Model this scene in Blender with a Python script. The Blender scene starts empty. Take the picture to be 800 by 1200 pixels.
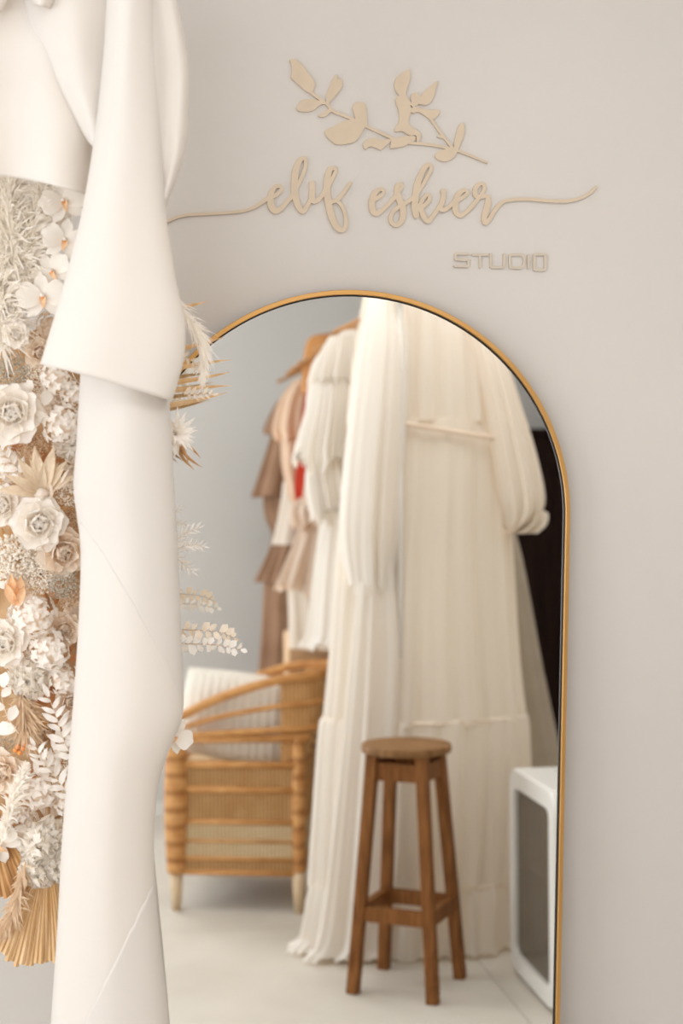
import bpy, bmesh, math, random
from mathutils import Vector, Matrix, Quaternion, noise

S = bpy.context.scene
COL = S.collection
PI = math.pi
rad = math.radians

# ------------------------------------------------------------------ camera, light, exposure
F = 1667.0                                   # focal length in pixels of the 800x1200 frame (50 mm on 36 mm height)
CAM = Vector((0.0, -2.65, 1.75))
YAW, PIT, ROLL = rad(9.0), rad(6.3), rad(0.8)
fwd = Vector((math.sin(YAW)*math.cos(PIT), math.cos(YAW)*math.cos(PIT), -math.sin(PIT)))
r0 = Vector((math.cos(YAW), -math.sin(YAW), 0))
u0 = r0.cross(fwd)
RGT = r0*math.cos(ROLL) + u0*math.sin(ROLL)
UPV = -r0*math.sin(ROLL) + u0*math.cos(ROLL)
cd = bpy.data.cameras.new('camera')
cam = bpy.data.objects.new('camera', cd); COL.objects.link(cam)
cd.sensor_fit = 'VERTICAL'; cd.sensor_height = 36; cd.sensor_width = 24; cd.lens = F/1200*36
cd.clip_start = 0.02
M = Matrix((RGT, UPV, -fwd)).transposed().to_4x4(); M.translation = CAM
cam.matrix_world = M
cd.dof.use_dof = True; cd.dof.focus_distance = 2.52; cd.dof.aperture_fstop = 2.5
S.camera = cam

S.view_settings.view_transform = 'Standard'; S.view_settings.look = 'None'
S.view_settings.gamma = 1; S.view_settings.use_curve_mapping = False
S.view_settings.exposure = -0.02

w = bpy.data.worlds.new('daylight'); S.world = w; w.use_nodes = True
w.node_tree.nodes['Background'].inputs[0].default_value = (0.93, 0.96, 1.0, 1)
w.node_tree.nodes['Background'].inputs[1].default_value = 1.0

XL, XR, YB, YF, ZC = -2.4, 2.3, 0.0, -4.5, 2.9      # the room
WY0, WY1, WZ0, WZ1 = -3.7, -0.55, 0.35, 2.65         # the window in the left wall
FX0, FX1 = -2.2, -0.35                                # the fill window added in the front wall, left of everything the mirror shows

def area(name, loc, rot, sx, sy, power, color):
    l = bpy.data.lights.new(name, 'AREA'); l.shape = 'RECTANGLE'; l.size = sx; l.size_y = sy
    l.energy = power; l.color = color
    o = bpy.data.objects.new(name, l); COL.objects.link(o); o.location = loc; o.rotation_euler = rot
    return o
# daylight entering through the big window on the left
area('window_daylight', (XL+0.02, (WY0+WY1)/2, (WZ0+WZ1)/2), (0, rad(-90), 0), WZ1-WZ0-.1, WY1-WY0-.1, 57, (0.985, 0.99, 1.0))
area('front_fill_light', ((FX0+FX1)/2, YF+0.02, (WZ0+WZ1)/2), (rad(90), 0, 0), FX1-FX0-.1, WZ1-WZ0-.1, 57, (0.985, 0.99, 1.0))  # fill light added in the invented front window
# soft ceiling fill added over the middle of the room to brighten the gown
area('ceiling_fill_light', (0.95, -1.6, ZC-.035), (0, 0, 0), 1.5, .9, 19, (1.0, 0.985, 0.96))
S.cycles.diffuse_bounces = 7

# ------------------------------------------------------------------ measuring helpers
def ray(px, py):
    return (fwd + RGT*((px-400)/F) - UPV*((py-600)/F)).normalized()
def at(px, py, y=0.0):
    """the point of the plane y=const that the photograph shows at a pixel"""
    d = ray(px, py); return CAM + d*((y-CAM.y)/d.y)
def mpp(y):                                   # metres per pixel at depth y
    return (y-CAM.y)/F

def catmull(pts, n=8, closed=False):
    P = [Vector(p) for p in pts]; out = []
    N = len(P); rng = range(N if closed else N-1)
    for i in rng:
        p1, p2 = P[i], P[(i+1) % N]
        p0 = P[i-1] if (closed or i > 0) else p1*2-p2
        p3 = P[(i+2) % N] if (closed or i+2 < N) else p2*2-p1
        for k in range(n):
            t = k/n
            out.append(0.5*((2*p1)+(-p0+p2)*t+(2*p0-5*p1+4*p2-p3)*t*t+(-p0+3*p1-3*p2+p3)*t**3))
    if not closed: out.append(P[-1].copy())
    return out

# ------------------------------------------------------------------ materials
MATS = {}
def mat(name, col, rough=0.6, metal=0.0, col2=None, scale=20.0, bump=0.0, bscale=None, trans=0.0, tcol=None,
        stretch=(1, 1, 1), spec=0.4, detail=4.0, lo=0.35, hi=0.65):
    m = bpy.data.materials.new(name); m.use_nodes = True
    nt = m.node_tree; N = nt.nodes; L = nt.links
    b = N['Principled BSDF']; out = N['Material Output']
    b.inputs['Base Color'].default_value = (*col, 1); b.inputs['Roughness'].default_value = rough
    b.inputs['Metallic'].default_value = metal; b.inputs['Specular IOR Level'].default_value = spec
    tc = N.new('ShaderNodeTexCoord'); mp = N.new('ShaderNodeMapping'); mp.inputs['Scale'].default_value = stretch
    L.new(tc.outputs['Object'], mp.inputs['Vector'])
    if col2 is not None:
        nz = N.new('ShaderNodeTexNoise'); nz.inputs['Scale'].default_value = scale; nz.inputs['Detail'].default_value = detail
        L.new(mp.outputs['Vector'], nz.inputs['Vector'])
        cr = N.new('ShaderNodeValToRGB'); cr.color_ramp.elements[0].color = (*col, 1); cr.color_ramp.elements[1].color = (*col2, 1)
        cr.color_ramp.elements[0].position = lo; cr.color_ramp.elements[1].position = hi
        L.new(nz.outputs['Fac'], cr.inputs['Fac']); L.new(cr.outputs['Color'], b.inputs['Base Color'])
    if bump:
        n2 = N.new('ShaderNodeTexNoise'); n2.inputs['Scale'].default_value = bscale or scale*2; n2.inputs['Detail'].default_value = 5
        L.new(mp.outputs['Vector'], n2.inputs['Vector'])
        bp = N.new('ShaderNodeBump'); bp.inputs['Strength'].default_value = bump; bp.inputs['Distance'].default_value = 0.004
        L.new(n2.outputs['Fac'], bp.inputs['Height']); L.new(bp.outputs['Normal'], b.inputs['Normal'])
    if trans:
        tr = N.new('ShaderNodeBsdfTranslucent'); tr.inputs['Color'].default_value = (*(tcol or col), 1)
        mx = N.new('ShaderNodeMixShader'); mx.inputs[0].default_value = trans
        L.new(b.outputs[0], mx.inputs[1]); L.new(tr.outputs[0], mx.inputs[2]); L.new(mx.outputs[0], out.inputs['Surface'])
    MATS[name] = m
    return m

mat('wall', (0.548, 0.516, 0.485), 0.85, col2=(0.566, 0.534, 0.503), scale=1.6, bump=0.06, bscale=260, spec=0.2)
mat('wall_grey', (0.64, 0.635, 0.625), 0.85, col2=(0.655, 0.65, 0.64), scale=1.4, bump=0.05, bscale=240, spec=0.2)
mat('wall_pale', (0.80, 0.785, 0.76), 0.85)  # right wall lightened to bounce light onto the gown
mat('ceiling', (0.88, 0.875, 0.865), 0.9)
mat('tile', (0.60, 0.555, 0.49), 0.45, col2=(0.67, 0.625, 0.56), scale=2.6, bump=0.03, bscale=60, spec=0.4, detail=8)
mat('grout', (0.46, 0.43, 0.385), 0.9)
mat('white_trim', (0.80, 0.79, 0.77), 0.5)
mat('glass', (0.9, 0.95, 0.95), 0.03); MATS['glass'].node_tree.nodes['Principled BSDF'].inputs['Transmission Weight'].default_value = 1.0
MATS['glass'].node_tree.nodes['Principled BSDF'].inputs['IOR'].default_value = 1.05
mat('gold', (0.62, 0.345, 0.115), 0.38, 0.85, col2=(0.66, 0.38, 0.135), scale=6)
mat('gap_shade', (0.012, 0.01, 0.009), 0.5)  # near-black colour for the shadow gap in the mirror frame
mat('mirror', (0.90, 0.915, 0.905), 0.0, 1.0)
mat('backing', (0.05, 0.045, 0.04), 0.8)
mat('sign', (0.53, 0.435, 0.33), 0.62, col2=(0.555, 0.455, 0.345), scale=30, bump=0.05, bscale=300, spec=0.3)
mat('sign_pale', (0.51, 0.445, 0.37), 0.62, spec=0.3)
mat('drape', (0.785, 0.775, 0.758), 0.95, trans=0.34, tcol=(0.93, 0.80, 0.64), bump=0.03, bscale=420, stretch=(1, 1, .25), spec=0.05, col2=(0.80, 0.79, 0.773), scale=5)
mat('petal_white', (0.955, 0.935, 0.90), 0.7, trans=0.4, tcol=(0.97, 0.88, 0.77), col2=(0.95, 0.935, 0.91), scale=45, bump=0.15, bscale=160, spec=0.25)
mat('petal_frill', (0.97, 0.945, 0.90), 0.8, trans=0.5, tcol=(1.0, 0.92, 0.80), col2=(0.98, 0.96, 0.925), scale=45, spec=0.1)
mat('petal_cream', (0.89, 0.81, 0.70), 0.7, trans=0.35, tcol=(0.92, 0.70, 0.48), col2=(0.92, 0.86, 0.77), scale=40, bump=0.15, bscale=160, spec=0.25)
mat('petal_orchid', (0.88, 0.85, 0.80), 0.45, trans=0.25, tcol=(0.93, 0.83, 0.70), col2=(0.84, 0.80, 0.74), scale=60, stretch=(1, .3, 1), spec=0.3)
mat('petal_beige', (0.66, 0.52, 0.365), 0.65, trans=0.22, tcol=(0.80, 0.56, 0.32), col2=(0.77, 0.655, 0.505), scale=50, stretch=(1, .12, 1), bump=0.3, bscale=120, spec=0.2)
mat('petal_peach', (0.80, 0.49, 0.25), 0.6, trans=0.25, tcol=(0.9, 0.42, 0.14), col2=(0.84, 0.66, 0.47), scale=50, stretch=(1, .2, 1), spec=0.2)
mat('rust', (0.50, 0.215, 0.085), 0.7, trans=0.2, tcol=(0.7, 0.25, 0.07), col2=(0.60, 0.31, 0.14), scale=45, bump=0.3, spec=0.2)
mat('orange_heart', (0.72, 0.27, 0.07), 0.6)
mat('heart_cream', (0.78, 0.62, 0.44), 0.7)
mat('stem_tan', (0.46, 0.29, 0.15), 0.75, col2=(0.55, 0.36, 0.2), scale=60)
mat('stem_pale', (0.72, 0.61, 0.47), 0.7)
mat('foam', (0.43, 0.255, 0.125), 0.9, col2=(0.56, 0.37, 0.21), scale=26, bump=1.0, bscale=50, detail=8)
mat('fluff', (0.95, 0.925, 0.88), 0.8, trans=0.45, tcol=(0.97, 0.91, 0.82))
mat('fluff_tan', (0.74, 0.60, 0.44), 0.85, trans=0.4, tcol=(0.8, 0.55, 0.3), col2=(0.76, 0.62, 0.46), scale=60)
mat('fluff_grey', (0.50, 0.455, 0.375), 0.85, trans=0.2, tcol=(0.6, 0.55, 0.42), col2=(0.66, 0.60, 0.51), scale=70)
mat('palm', (0.62, 0.375, 0.165), 0.6, trans=0.12, tcol=(0.75, 0.42, 0.14), col2=(0.76, 0.54, 0.31), scale=70, stretch=(1, 1, .12), bump=0.3, bscale=120, spec=0.3)
mat('palm_dark', (0.46, 0.235, 0.085), 0.6, trans=0.12, tcol=(0.6, 0.3, 0.1), col2=(0.58, 0.34, 0.15), scale=70, stretch=(1, 1, .12), bump=0.3, bscale=120)
mat('iron', (0.75, 0.73, 0.70), 0.4, 0.3)
mat('wood_stool', (0.155, 0.056, 0.014), 0.6, spec=0.15, col2=(0.285, 0.118, 0.036), scale=14, stretch=(6, 6, .6), bump=0.2, bscale=30, detail=8)
mat('wood_seat', (0.17, 0.078, 0.026), 0.6, spec=0.2, col2=(0.31, 0.165, 0.07), scale=12, stretch=(1, 7, 1), bump=0.2, bscale=30, detail=8)
mat('rattan', (0.50, 0.225, 0.066), 0.55, col2=(0.63, 0.33, 0.115), scale=22, stretch=(1, 1, 3), bump=0.4, bscale=80)
mat('rattan_pale', (0.64, 0.475, 0.30), 0.6, col2=(0.70, 0.55, 0.38), scale=20)
mat('weave', (0.62, 0.345, 0.135), 0.65, col2=(0.70, 0.42, 0.19), scale=16, bump=0.4, bscale=120)
mat('weave_pale', (0.74, 0.55, 0.33), 0.65, col2=(0.80, 0.62, 0.39), scale=16)
mat('knit', (0.80, 0.745, 0.665), 0.9, col2=(0.85, 0.80, 0.73), scale=60, bump=0.6, bscale=160)
mat('gown', (0.93, 0.895, 0.845), 0.9, trans=0.45, tcol=(0.97, 0.85, 0.68), col2=(0.945, 0.915, 0.87), scale=9, stretch=(1, 1, .15), bump=0.1, bscale=200, spec=0.2)
mat('gown_ivory', (0.92, 0.895, 0.85), 0.85, trans=0.36, tcol=(0.93, 0.82, 0.68), col2=(0.93, 0.905, 0.865), scale=9, spec=0.2)
mat('seam', (0.84, 0.72, 0.585), 0.8, trans=0.2, tcol=(0.9, 0.7, 0.5))
mat('blush', (0.72, 0.59, 0.48), 0.85, trans=0.3, tcol=(0.85, 0.62, 0.45), col2=(0.78, 0.66, 0.55), scale=9)
mat('peach', (0.76, 0.56, 0.40), 0.85, trans=0.25, tcol=(0.9, 0.55, 0.32), col2=(0.80, 0.63, 0.48), scale=9)
mat('pale_linen', (0.76, 0.69, 0.60), 0.85, trans=0.2, tcol=(0.85, 0.7, 0.55))
mat('brown_cloth', (0.29, 0.165, 0.098), 0.85, trans=0.12, tcol=(0.4, 0.2, 0.1), col2=(0.36, 0.215, 0.135), scale=9)
mat('red_cloth', (0.33, 0.022, 0.010), 0.9, spec=0.1, col2=(0.40, 0.035, 0.016), scale=8)
mat('caramel', (0.47, 0.20, 0.055), 0.6, col2=(0.57, 0.27, 0.09), scale=7)
mat('taupe', (0.42, 0.355, 0.275), 0.85, col2=(0.47, 0.40, 0.315), scale=8, trans=0.1, tcol=(.5, .4, .3))
mat('kraft', (0.60, 0.40, 0.235), 0.8, col2=(0.64, 0.44, 0.27), scale=8)
mat('rail_wood', (0.42, 0.205, 0.075), 0.5, col2=(0.50, 0.265, 0.11), scale=12, stretch=(4, .5, 4))
mat('rail_metal', (0.66, 0.62, 0.56), 0.4, 0.4)
mat('dark_wood', (0.011, 0.0045, 0.003), 0.6, spec=0.12, col2=(0.02, 0.008, 0.005), scale=10, stretch=(5, 5, .4), bump=0.1)
mat('cab_white', (0.80, 0.785, 0.755), 0.35, col2=(0.82, 0.805, 0.775), scale=5)
mat('cab_dark', (0.30, 0.20, 0.12), 0.6, col2=(0.36, 0.25, 0.16), scale=5)
mat('cab_glass', (0.50, 0.44, 0.36), 0.06, spec=0.6); MATS['cab_glass'].node_tree.nodes['Principled BSDF'].inputs['Transmission Weight'].default_value = 0.8
MATS['cab_glass'].node_tree.nodes['Principled BSDF'].inputs['IOR'].default_value = 1.15
mat('grey_box', (0.55, 0.56, 0.56), 0.6)

def strands(name, axis, scale, dark, amount=0.75):
    """fine woven strands: a wave of darker gaps multiplied into an existing noise colour"""
    nt = MATS[name].node_tree; N = nt.nodes; L = nt.links; b = N['Principled BSDF']
    src = b.inputs['Base Color'].links[0].from_socket
    tc = N.new('ShaderNodeTexCoord'); wv = N.new('ShaderNodeTexWave'); wv.bands_direction = axis; wv.inputs['Scale'].default_value = scale
    wv.inputs['Distortion'].default_value = 1.2; wv.inputs['Detail Scale'].default_value = 2.0
    cr = N.new('ShaderNodeValToRGB'); cr.color_ramp.elements[0].color = (*dark, 1); cr.color_ramp.elements[1].color = (1, 1, 1, 1)
    cr.color_ramp.elements[0].position = .05; cr.color_ramp.elements[1].position = .5
    mx = N.new('ShaderNodeMix'); mx.data_type = 'RGBA'; mx.blend_type = 'MULTIPLY'; mx.inputs[0].default_value = amount
    L.new(tc.outputs['Object'], wv.inputs['Vector']); L.new(wv.outputs['Fac'], cr.inputs['Fac'])
    L.new(src, mx.inputs[6]); L.new(cr.outputs['Color'], mx.inputs[7]); L.new(mx.outputs[2], b.inputs['Base Color'])
strands('weave', 'X', 22, (0.35, 0.25, 0.15)); strands('weave_pale', 'X', 22, (0.45, 0.35, 0.25), .6)
mat('rattan_wrap', (0.52, 0.24, 0.075), 0.55, col2=(0.66, 0.36, 0.135), scale=22, bump=0.4, bscale=80)
strands('rattan_wrap', 'Z', 5, (0.55, 0.42, 0.30), .8)

# ------------------------------------------------------------------ object helpers
def link(o, parent=None):
    COL.objects.link(o)
    if parent: o.parent = parent
    return o
def mesh(name, V, Fc, m, smooth=True):
    me = bpy.data.meshes.new(name); me.from_pydata([tuple(v) for v in V], [], Fc); me.update()
    for mm in (m if isinstance(m, (list, tuple)) else [m]): me.materials.append(MATS[mm])
    if smooth: me.polygons.foreach_set('use_smooth', [True]*len(me.polygons))
    return me
def obj(name, V, Fc, m, parent=None, smooth=True, origin=None):
    if parent is not None and origin is None: origin = parent.location
    if origin is not None: V = [Vector(v)-Vector(origin) for v in V]
    o = bpy.data.objects.new(name, mesh(name, V, Fc, m, smooth))
    link(o, parent)
    if parent is None and origin is not None: o.location = origin
    return o
def tag(o, label=None, cat=None, group=None, kind=None):
    if label: o['label'] = label
    if cat: o['category'] = cat
    if group: o['group'] = group
    if kind: o['kind'] = kind
    return o
def thing(name, loc, label, cat, group=None):
    o = bpy.data.objects.new(name, None); o.empty_display_size = 0.05; link(o); o.location = loc
    return tag(o, label, cat, group)
def struct(name, V, Fc, m, parent=None, smooth=False):
    o = obj(name, V, Fc, m, parent, smooth)
    if parent is None: o['kind'] = 'structure'
    return o

class MB:
    """collects shapes into one mesh"""
    def __init__(s): s.V = []; s.F = []
    def add(s, V, Fc):
        k = len(s.V); s.V += [Vector(v) for v in V]; s.F += [tuple(i+k for i in f) for f in Fc]; return s
    def box(s, x0, x1, y0, y1, z0, z1):
        return s.add([(x0,y0,z0),(x1,y0,z0),(x1,y1,z0),(x0,y1,z0),(x0,y0,z1),(x1,y0,z1),(x1,y1,z1),(x0,y1,z1)],
                     [(0,3,2,1),(4,5,6,7),(0,1,5,4),(1,2,6,5),(2,3,7,6),(3,0,4,7)])
    def tube(s, pts, R, n=8, cap=True):
        P = [Vector(p) for p in pts]; m = len(P)
        if not isinstance(R, (list, tuple)): R = [R]*m
        rows = []; prev = None
        for i in range(m):
            t = (P[min(i+1, m-1)]-P[max(i-1, 0)])
            t = t.normalized() if t.length > 1e-9 else Vector((0,0,1))
            if prev is None:
                a = Vector((0,0,1)) if abs(t.z) < .9 else Vector((1,0,0))
                e1 = t.cross(a).normalized()
            else:
                e1 = (prev - t*prev.dot(t)).normalized()
            prev = e1; e2 = t.cross(e1)
            rows.append([P[i]+(e1*math.cos(2*PI*k/n)+e2*math.sin(2*PI*k/n))*R[i] for k in range(n)])
        V = [v for r_ in rows for v in r_]; Fc = []
        for i in range(m-1):
            for k in range(n): Fc.append((i*n+k, i*n+(k+1) % n, (i+1)*n+(k+1) % n, (i+1)*n+k))
        if cap: Fc.append(tuple(range(n-1, -1, -1))); Fc.append(tuple((m-1)*n+k for k in range(n)))
        return s.add(V, Fc)
    def bar(s, a, b, w, h=None, up=(0,0,1)):
        a, b = Vector(a), Vector(b); h = h or w; t = (b-a).normalized(); upv = Vector(up)
        if abs(t.dot(upv)) > .97: upv = Vector((1,0,0))
        e1 = t.cross(upv).normalized(); e2 = e1.cross(t)
        V = [p+e1*sx*w/2+e2*sy*h/2 for p in (a, b) for sx, sy in ((-1,-1),(1,-1),(1,1),(-1,1))]
        return s.add(V, [(0,1,2,3),(7,6,5,4),(0,4,5,1),(1,5,6,2),(2,6,7,3),(3,7,4,0)])
    def build(s, name, m, parent=None, smooth=False, origin=None):
        return obj(name, s.V, s.F, m, parent, smooth, origin)
def bevel(o, wd, seg=2):
    b = o.modifiers.new('bevel', 'BEVEL'); b.width = wd; b.segments = seg; b.limit_method = 'ANGLE'; return o
def box(x0, x1, y0, y1, z0, z1): return MB().box(x0, x1, y0, y1, z0, z1)
def grid_faces(nr, nc, wrap=False):
    Fc = []
    for i in range(nr-1):
        for j in range(nc if wrap else nc-1):
            j2 = (j+1) % nc
            Fc.append((i*nc+j, i*nc+j2, (i+1)*nc+j2, (i+1)*nc+j))
    return Fc

# ------------------------------------------------------------------ the room
T = 0.12
fl = box(XL-T, XR+T, YF-T, YB+T, -T, -0.003).build('floor', 'grout'); fl['kind'] = 'structure'
TS, G, X0, Y0 = 1.2, 0.004, 1.165, -1.30
xs = [XL] + [x for x in [X0+k*TS for k in range(-3, 2)] if XL < x < XR] + [XR]
ys = [YF] + [y for y in [Y0+k*TS for k in range(-3, 2)] if YF < y < YB] + [YB]
for i in range(len(xs)-1):
    for j in range(len(ys)-1):
        box(xs[i]+G/2, xs[i+1]-G/2, ys[j]+G/2, ys[j+1]-G/2, -0.006, 0.0).build('floor_tile', 'tile', fl)
struct('ceiling', *(lambda b: (b.V, b.F))(box(XL-T, XR+T, YF-T, YB+T, ZC, ZC+T)), 'ceiling')
struct('wall_back', *(lambda b: (b.V, b.F))(box(XL-T, XR+T, YB, YB+T, 0, ZC)), 'wall')
wf = MB().box(XL-T, XR+T, YF-T, YF, 0, WZ0).box(XL-T, XR+T, YF-T, YF, WZ1, ZC).box(XL-T, FX0, YF-T, YF, WZ0, WZ1).box(FX1, XR+T, YF-T, YF, WZ0, WZ1)
struct('wall_front', wf.V, wf.F, 'wall_grey')
struct('wall_right', *(lambda b: (b.V, b.F))(box(XR, XR+T, YF, YB, 0, ZC)), 'wall_pale')
wl = MB().box(XL-T, XL, YF, YB, 0, WZ0).box(XL-T, XL, YF, YB, WZ1, ZC).box(XL-T, XL, YF, WY0, WZ0, WZ1).box(XL-T, XL, WY1, YB, WZ0, WZ1)
struct('wall_left', wl.V, wl.F, 'wall')
win = MB().box(XL-.09, XL-.03, WY0, WY1, WZ0, WZ0+.06).box(XL-.09, XL-.03, WY0, WY1, WZ1-.06, WZ1)
win.box(XL-.09, XL-.03, WY0, WY0+.06, WZ0+.06, WZ1-.06).box(XL-.09, XL-.03, WY1-.06, WY1, WZ0+.06, WZ1-.06)
wo = win.build('window_1', 'white_trim'); wo['kind'] = 'structure'
third = (WY1-WY0)/3
for k in (1, 2): box(XL-.085, XL-.035, WY0+third*k-.025, WY0+third*k+.025, WZ0+.06, WZ1-.06).build('mullion', 'white_trim', wo)
for k in range(3): box(XL-.064, XL-.058, WY0+third*k+.03, WY0+third*(k+1)-.03, WZ0+.06, WZ1-.06).build('pane', 'glass', wo)
win = MB().box(FX0, FX1, YF-.09, YF-.03, WZ0, WZ0+.06).box(FX0, FX1, YF-.09, YF-.03, WZ1-.06, WZ1).box(FX0, FX0+.06, YF-.09, YF-.03, WZ0+.06, WZ1-.06).box(FX1-.06, FX1, YF-.09, YF-.03, WZ0+.06, WZ1-.06)
wo = win.build('fill_window', 'white_trim'); wo['kind'] = 'structure'  # unseen window put in to carry the added fill
fm = (FX0+FX1)/2
box(fm-.025, fm+.025, YF-.085, YF-.035, WZ0+.06, WZ1-.06).build('mullion', 'white_trim', wo)
for a, b in ((FX0+.05, fm-.02), (fm+.02, FX1-.05)): box(a, b, YF-.064, YF-.058, WZ0+.06, WZ1-.06).build('pane', 'glass', wo)
for nm, a in (('back', (XL, XR, YB-.012, YB)), ('front', (XL, XR, YF, YF+.012)), ('right', (XR-.012, XR, YF+.012, YB-.012)), ('left', (XL, XL+.012, YF+.012, YB-.012))):
    o = box(*a, 0, .07).build('baseboard_'+nm, 'white_trim'); o['kind'] = 'structure'

cl = thing('fill_panel', (0.95, -1.6, ZC-.03), 'flat white rectangular ceiling light panel, added for fill light', 'ceiling light')  # invented fixture for the added ceiling fill
box(.17, 1.73, -2.08, -1.12, ZC-.028, ZC).build('housing', 'white_trim', cl)

# ------------------------------------------------------------------ the leaning arched mirror
AL = rad(3.4); ZT = 1.87
MO = Vector((0.418, -0.03-ZT*math.tan(AL), 0.0))
eup = Vector((0, math.sin(AL), math.cos(AL))); enr = Vector((0, -math.cos(AL), math.sin(AL))); ex = Vector((1, 0, 0))
tw = rad(0.45)
ex2 = ex*math.cos(tw) - eup*math.sin(tw); eu2 = ex*math.sin(tw) + eup*math.cos(tw)
RO, MH = 0.420, 1.868
def mloc(a, b, c): return MO + Vector((0, 0, 0.004)) + ex2*a + eu2*b + enr*c
def arch(off):
    r_ = RO-off; zc = MH-RO; P = [(-r_, off)]
    for k in range(1, 11): P.append((-r_, off+(zc-off)*k/10))
    for k in range(1, 64): P.append((-r_*math.cos(PI*k/64), zc+r_*math.sin(PI*k/64)))
    for k in range(0, 11): P.append((r_, zc-(zc-off)*k/10))
    return P
mir = thing('arched_mirror', MO, 'tall arched floor mirror with slim gold metal frame leaning on the wall', 'mirror')
def ringstrip(prof, name, m):
    rows = [[mloc(a, b, c) for a, b in arch(o_)] for o_, c in prof]; n = len(rows[0])
    V = [v for r_ in rows for v in r_]; Fc = []
    for i in range(len(rows)-1):
        for j in range(n): Fc.append((i*n+j, (i+1)*n+j, (i+1)*n+(j+1) % n, i*n+(j+1) % n))
    return obj(name, V, Fc, m, mir, False)
fr = ringstrip([(0, -.012), (0, .0105), (.001, .0125), (.0078, .0125), (.0088, .0115), (.0088, .004)], 'frame', 'gold')
fr['label'] = 'slim brushed gold metal frame'
ringstrip([(.0088, .0045), (.0112, .0045), (.0116, .0005)], 'gap_shade_strip', 'gap_shade')  # black strip stands in for the shadow gap inside the frame
A = arch(.0085); obj('mirror_glass', [mloc(a, b, .0012) for a, b in A], [tuple(range(len(A)))[::-1]], 'mirror', mir, False)
A = arch(.002); n = len(A)
obj('back_panel', [mloc(a, b, -.010) for a, b in A]+[mloc(a, b, .0004) for a, b in A],
    [tuple(range(n)), tuple(range(2*n-1, n-1, -1))]+[(i, i+n, (i+1) % n+n, (i+1) % n) for i in range(n)], 'backing', mir, False)

# ------------------------------------------------------------------ the cut-out sign on the wall
def slab(poly, y0, th):
    """flat cut-out on the wall from a pixel outline"""
    P = [at(x, y, 0.0) for x, y in poly]; n = len(P)
    V = [Vector((p.x, y0, p.z)) for p in P] + [Vector((p.x, y0-th, p.z)) for p in P]
    area2 = sum(P[i].x*P[(i+1) % n].z-P[(i+1) % n].x*P[i].z for i in range(n))
    Fc = [tuple(range(n, 2*n)), tuple(range(n-1, -1, -1))] + [(i, (i+1) % n, (i+1) % n+n, i+n) for i in range(n)]
    if area2 < 0: Fc = [f[::-1] for f in Fc]
    return V, Fc
def stroke(pts, wid, y0, th, n=7, closed=False):
    """ribbon with rounded ends along pixel points; wid = pixel width(s)"""
    if not isinstance(wid, (list, tuple)): wid = [wid]*len(pts)
    C3 = catmull([(x, y, w_) for (x, y), w_ in zip(pts, wid)], n, closed)
    m = len(C3); Lf, Rt = [], []
    for i, c in enumerate(C3):
        if closed: a, b = C3[i-1], C3[(i+1) % m]
        else: a, b = C3[max(i-1, 0)], C3[min(i+1, m-1)]
        t = Vector((b.x-a.x, b.y-a.y)); t = t.normalized() if t.length else Vector((1, 0)); nn = Vector((-t.y, t.x))*c.z/2
        Lf.append((c.x+nn.x, c.y+nn.y)); Rt.append((c.x-nn.x, c.y-nn.y))
    mb = MB()
    def W(p, y): q = at(p[0], p[1], 0.0); return Vector((q.x, y, q.z))
    V = []; k = m
    for f_ in (0, 1):                        # the face rises a hair along the stroke so that crossings never coincide
        V += [W(p, y0-f_*(th+.0005*i/m)) for i, p in enumerate(Lf)] + [W(p, y0-f_*(th+.0005*i/m)) for i, p in enumerate(Rt)]
    Fc = []
    for i in range(m if closed else m-1):
        j = (i+1) % m
        Fc += [(2*k+i, 2*k+j, 3*k+j, 3*k+i), (i, k+i, k+j, j), (i, j, 2*k+j, 2*k+i), (k+j, k+i, 3*k+i, 3*k+j)]
    mb.add(V, Fc)
    if not closed:
        for e in (0, m-1):
            c = C3[e]; N_ = 14
            poly = [(c.x+c.z/2*math.cos(2*PI*q/N_), c.y+c.z/2*math.sin(2*PI*q/N_)) for q in range(N_)]
            mb.add(*slab(poly, y0, th+.0005*e/m-.00003))
    return mb
def zc(ox, oy, s): return lambda P: [(ox+x/s, oy+y/s) for x, y in P]
za, zb = zc(330, 60, 6.154), zc(420, 70, 5.0)
TH = 0.0045
em = thing('leaf_branch_emblem', at(450, 190, 0), 'beige cut-out of a leafy flower branch fixed on wall above the script lettering', 'wall emblem')
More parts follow.
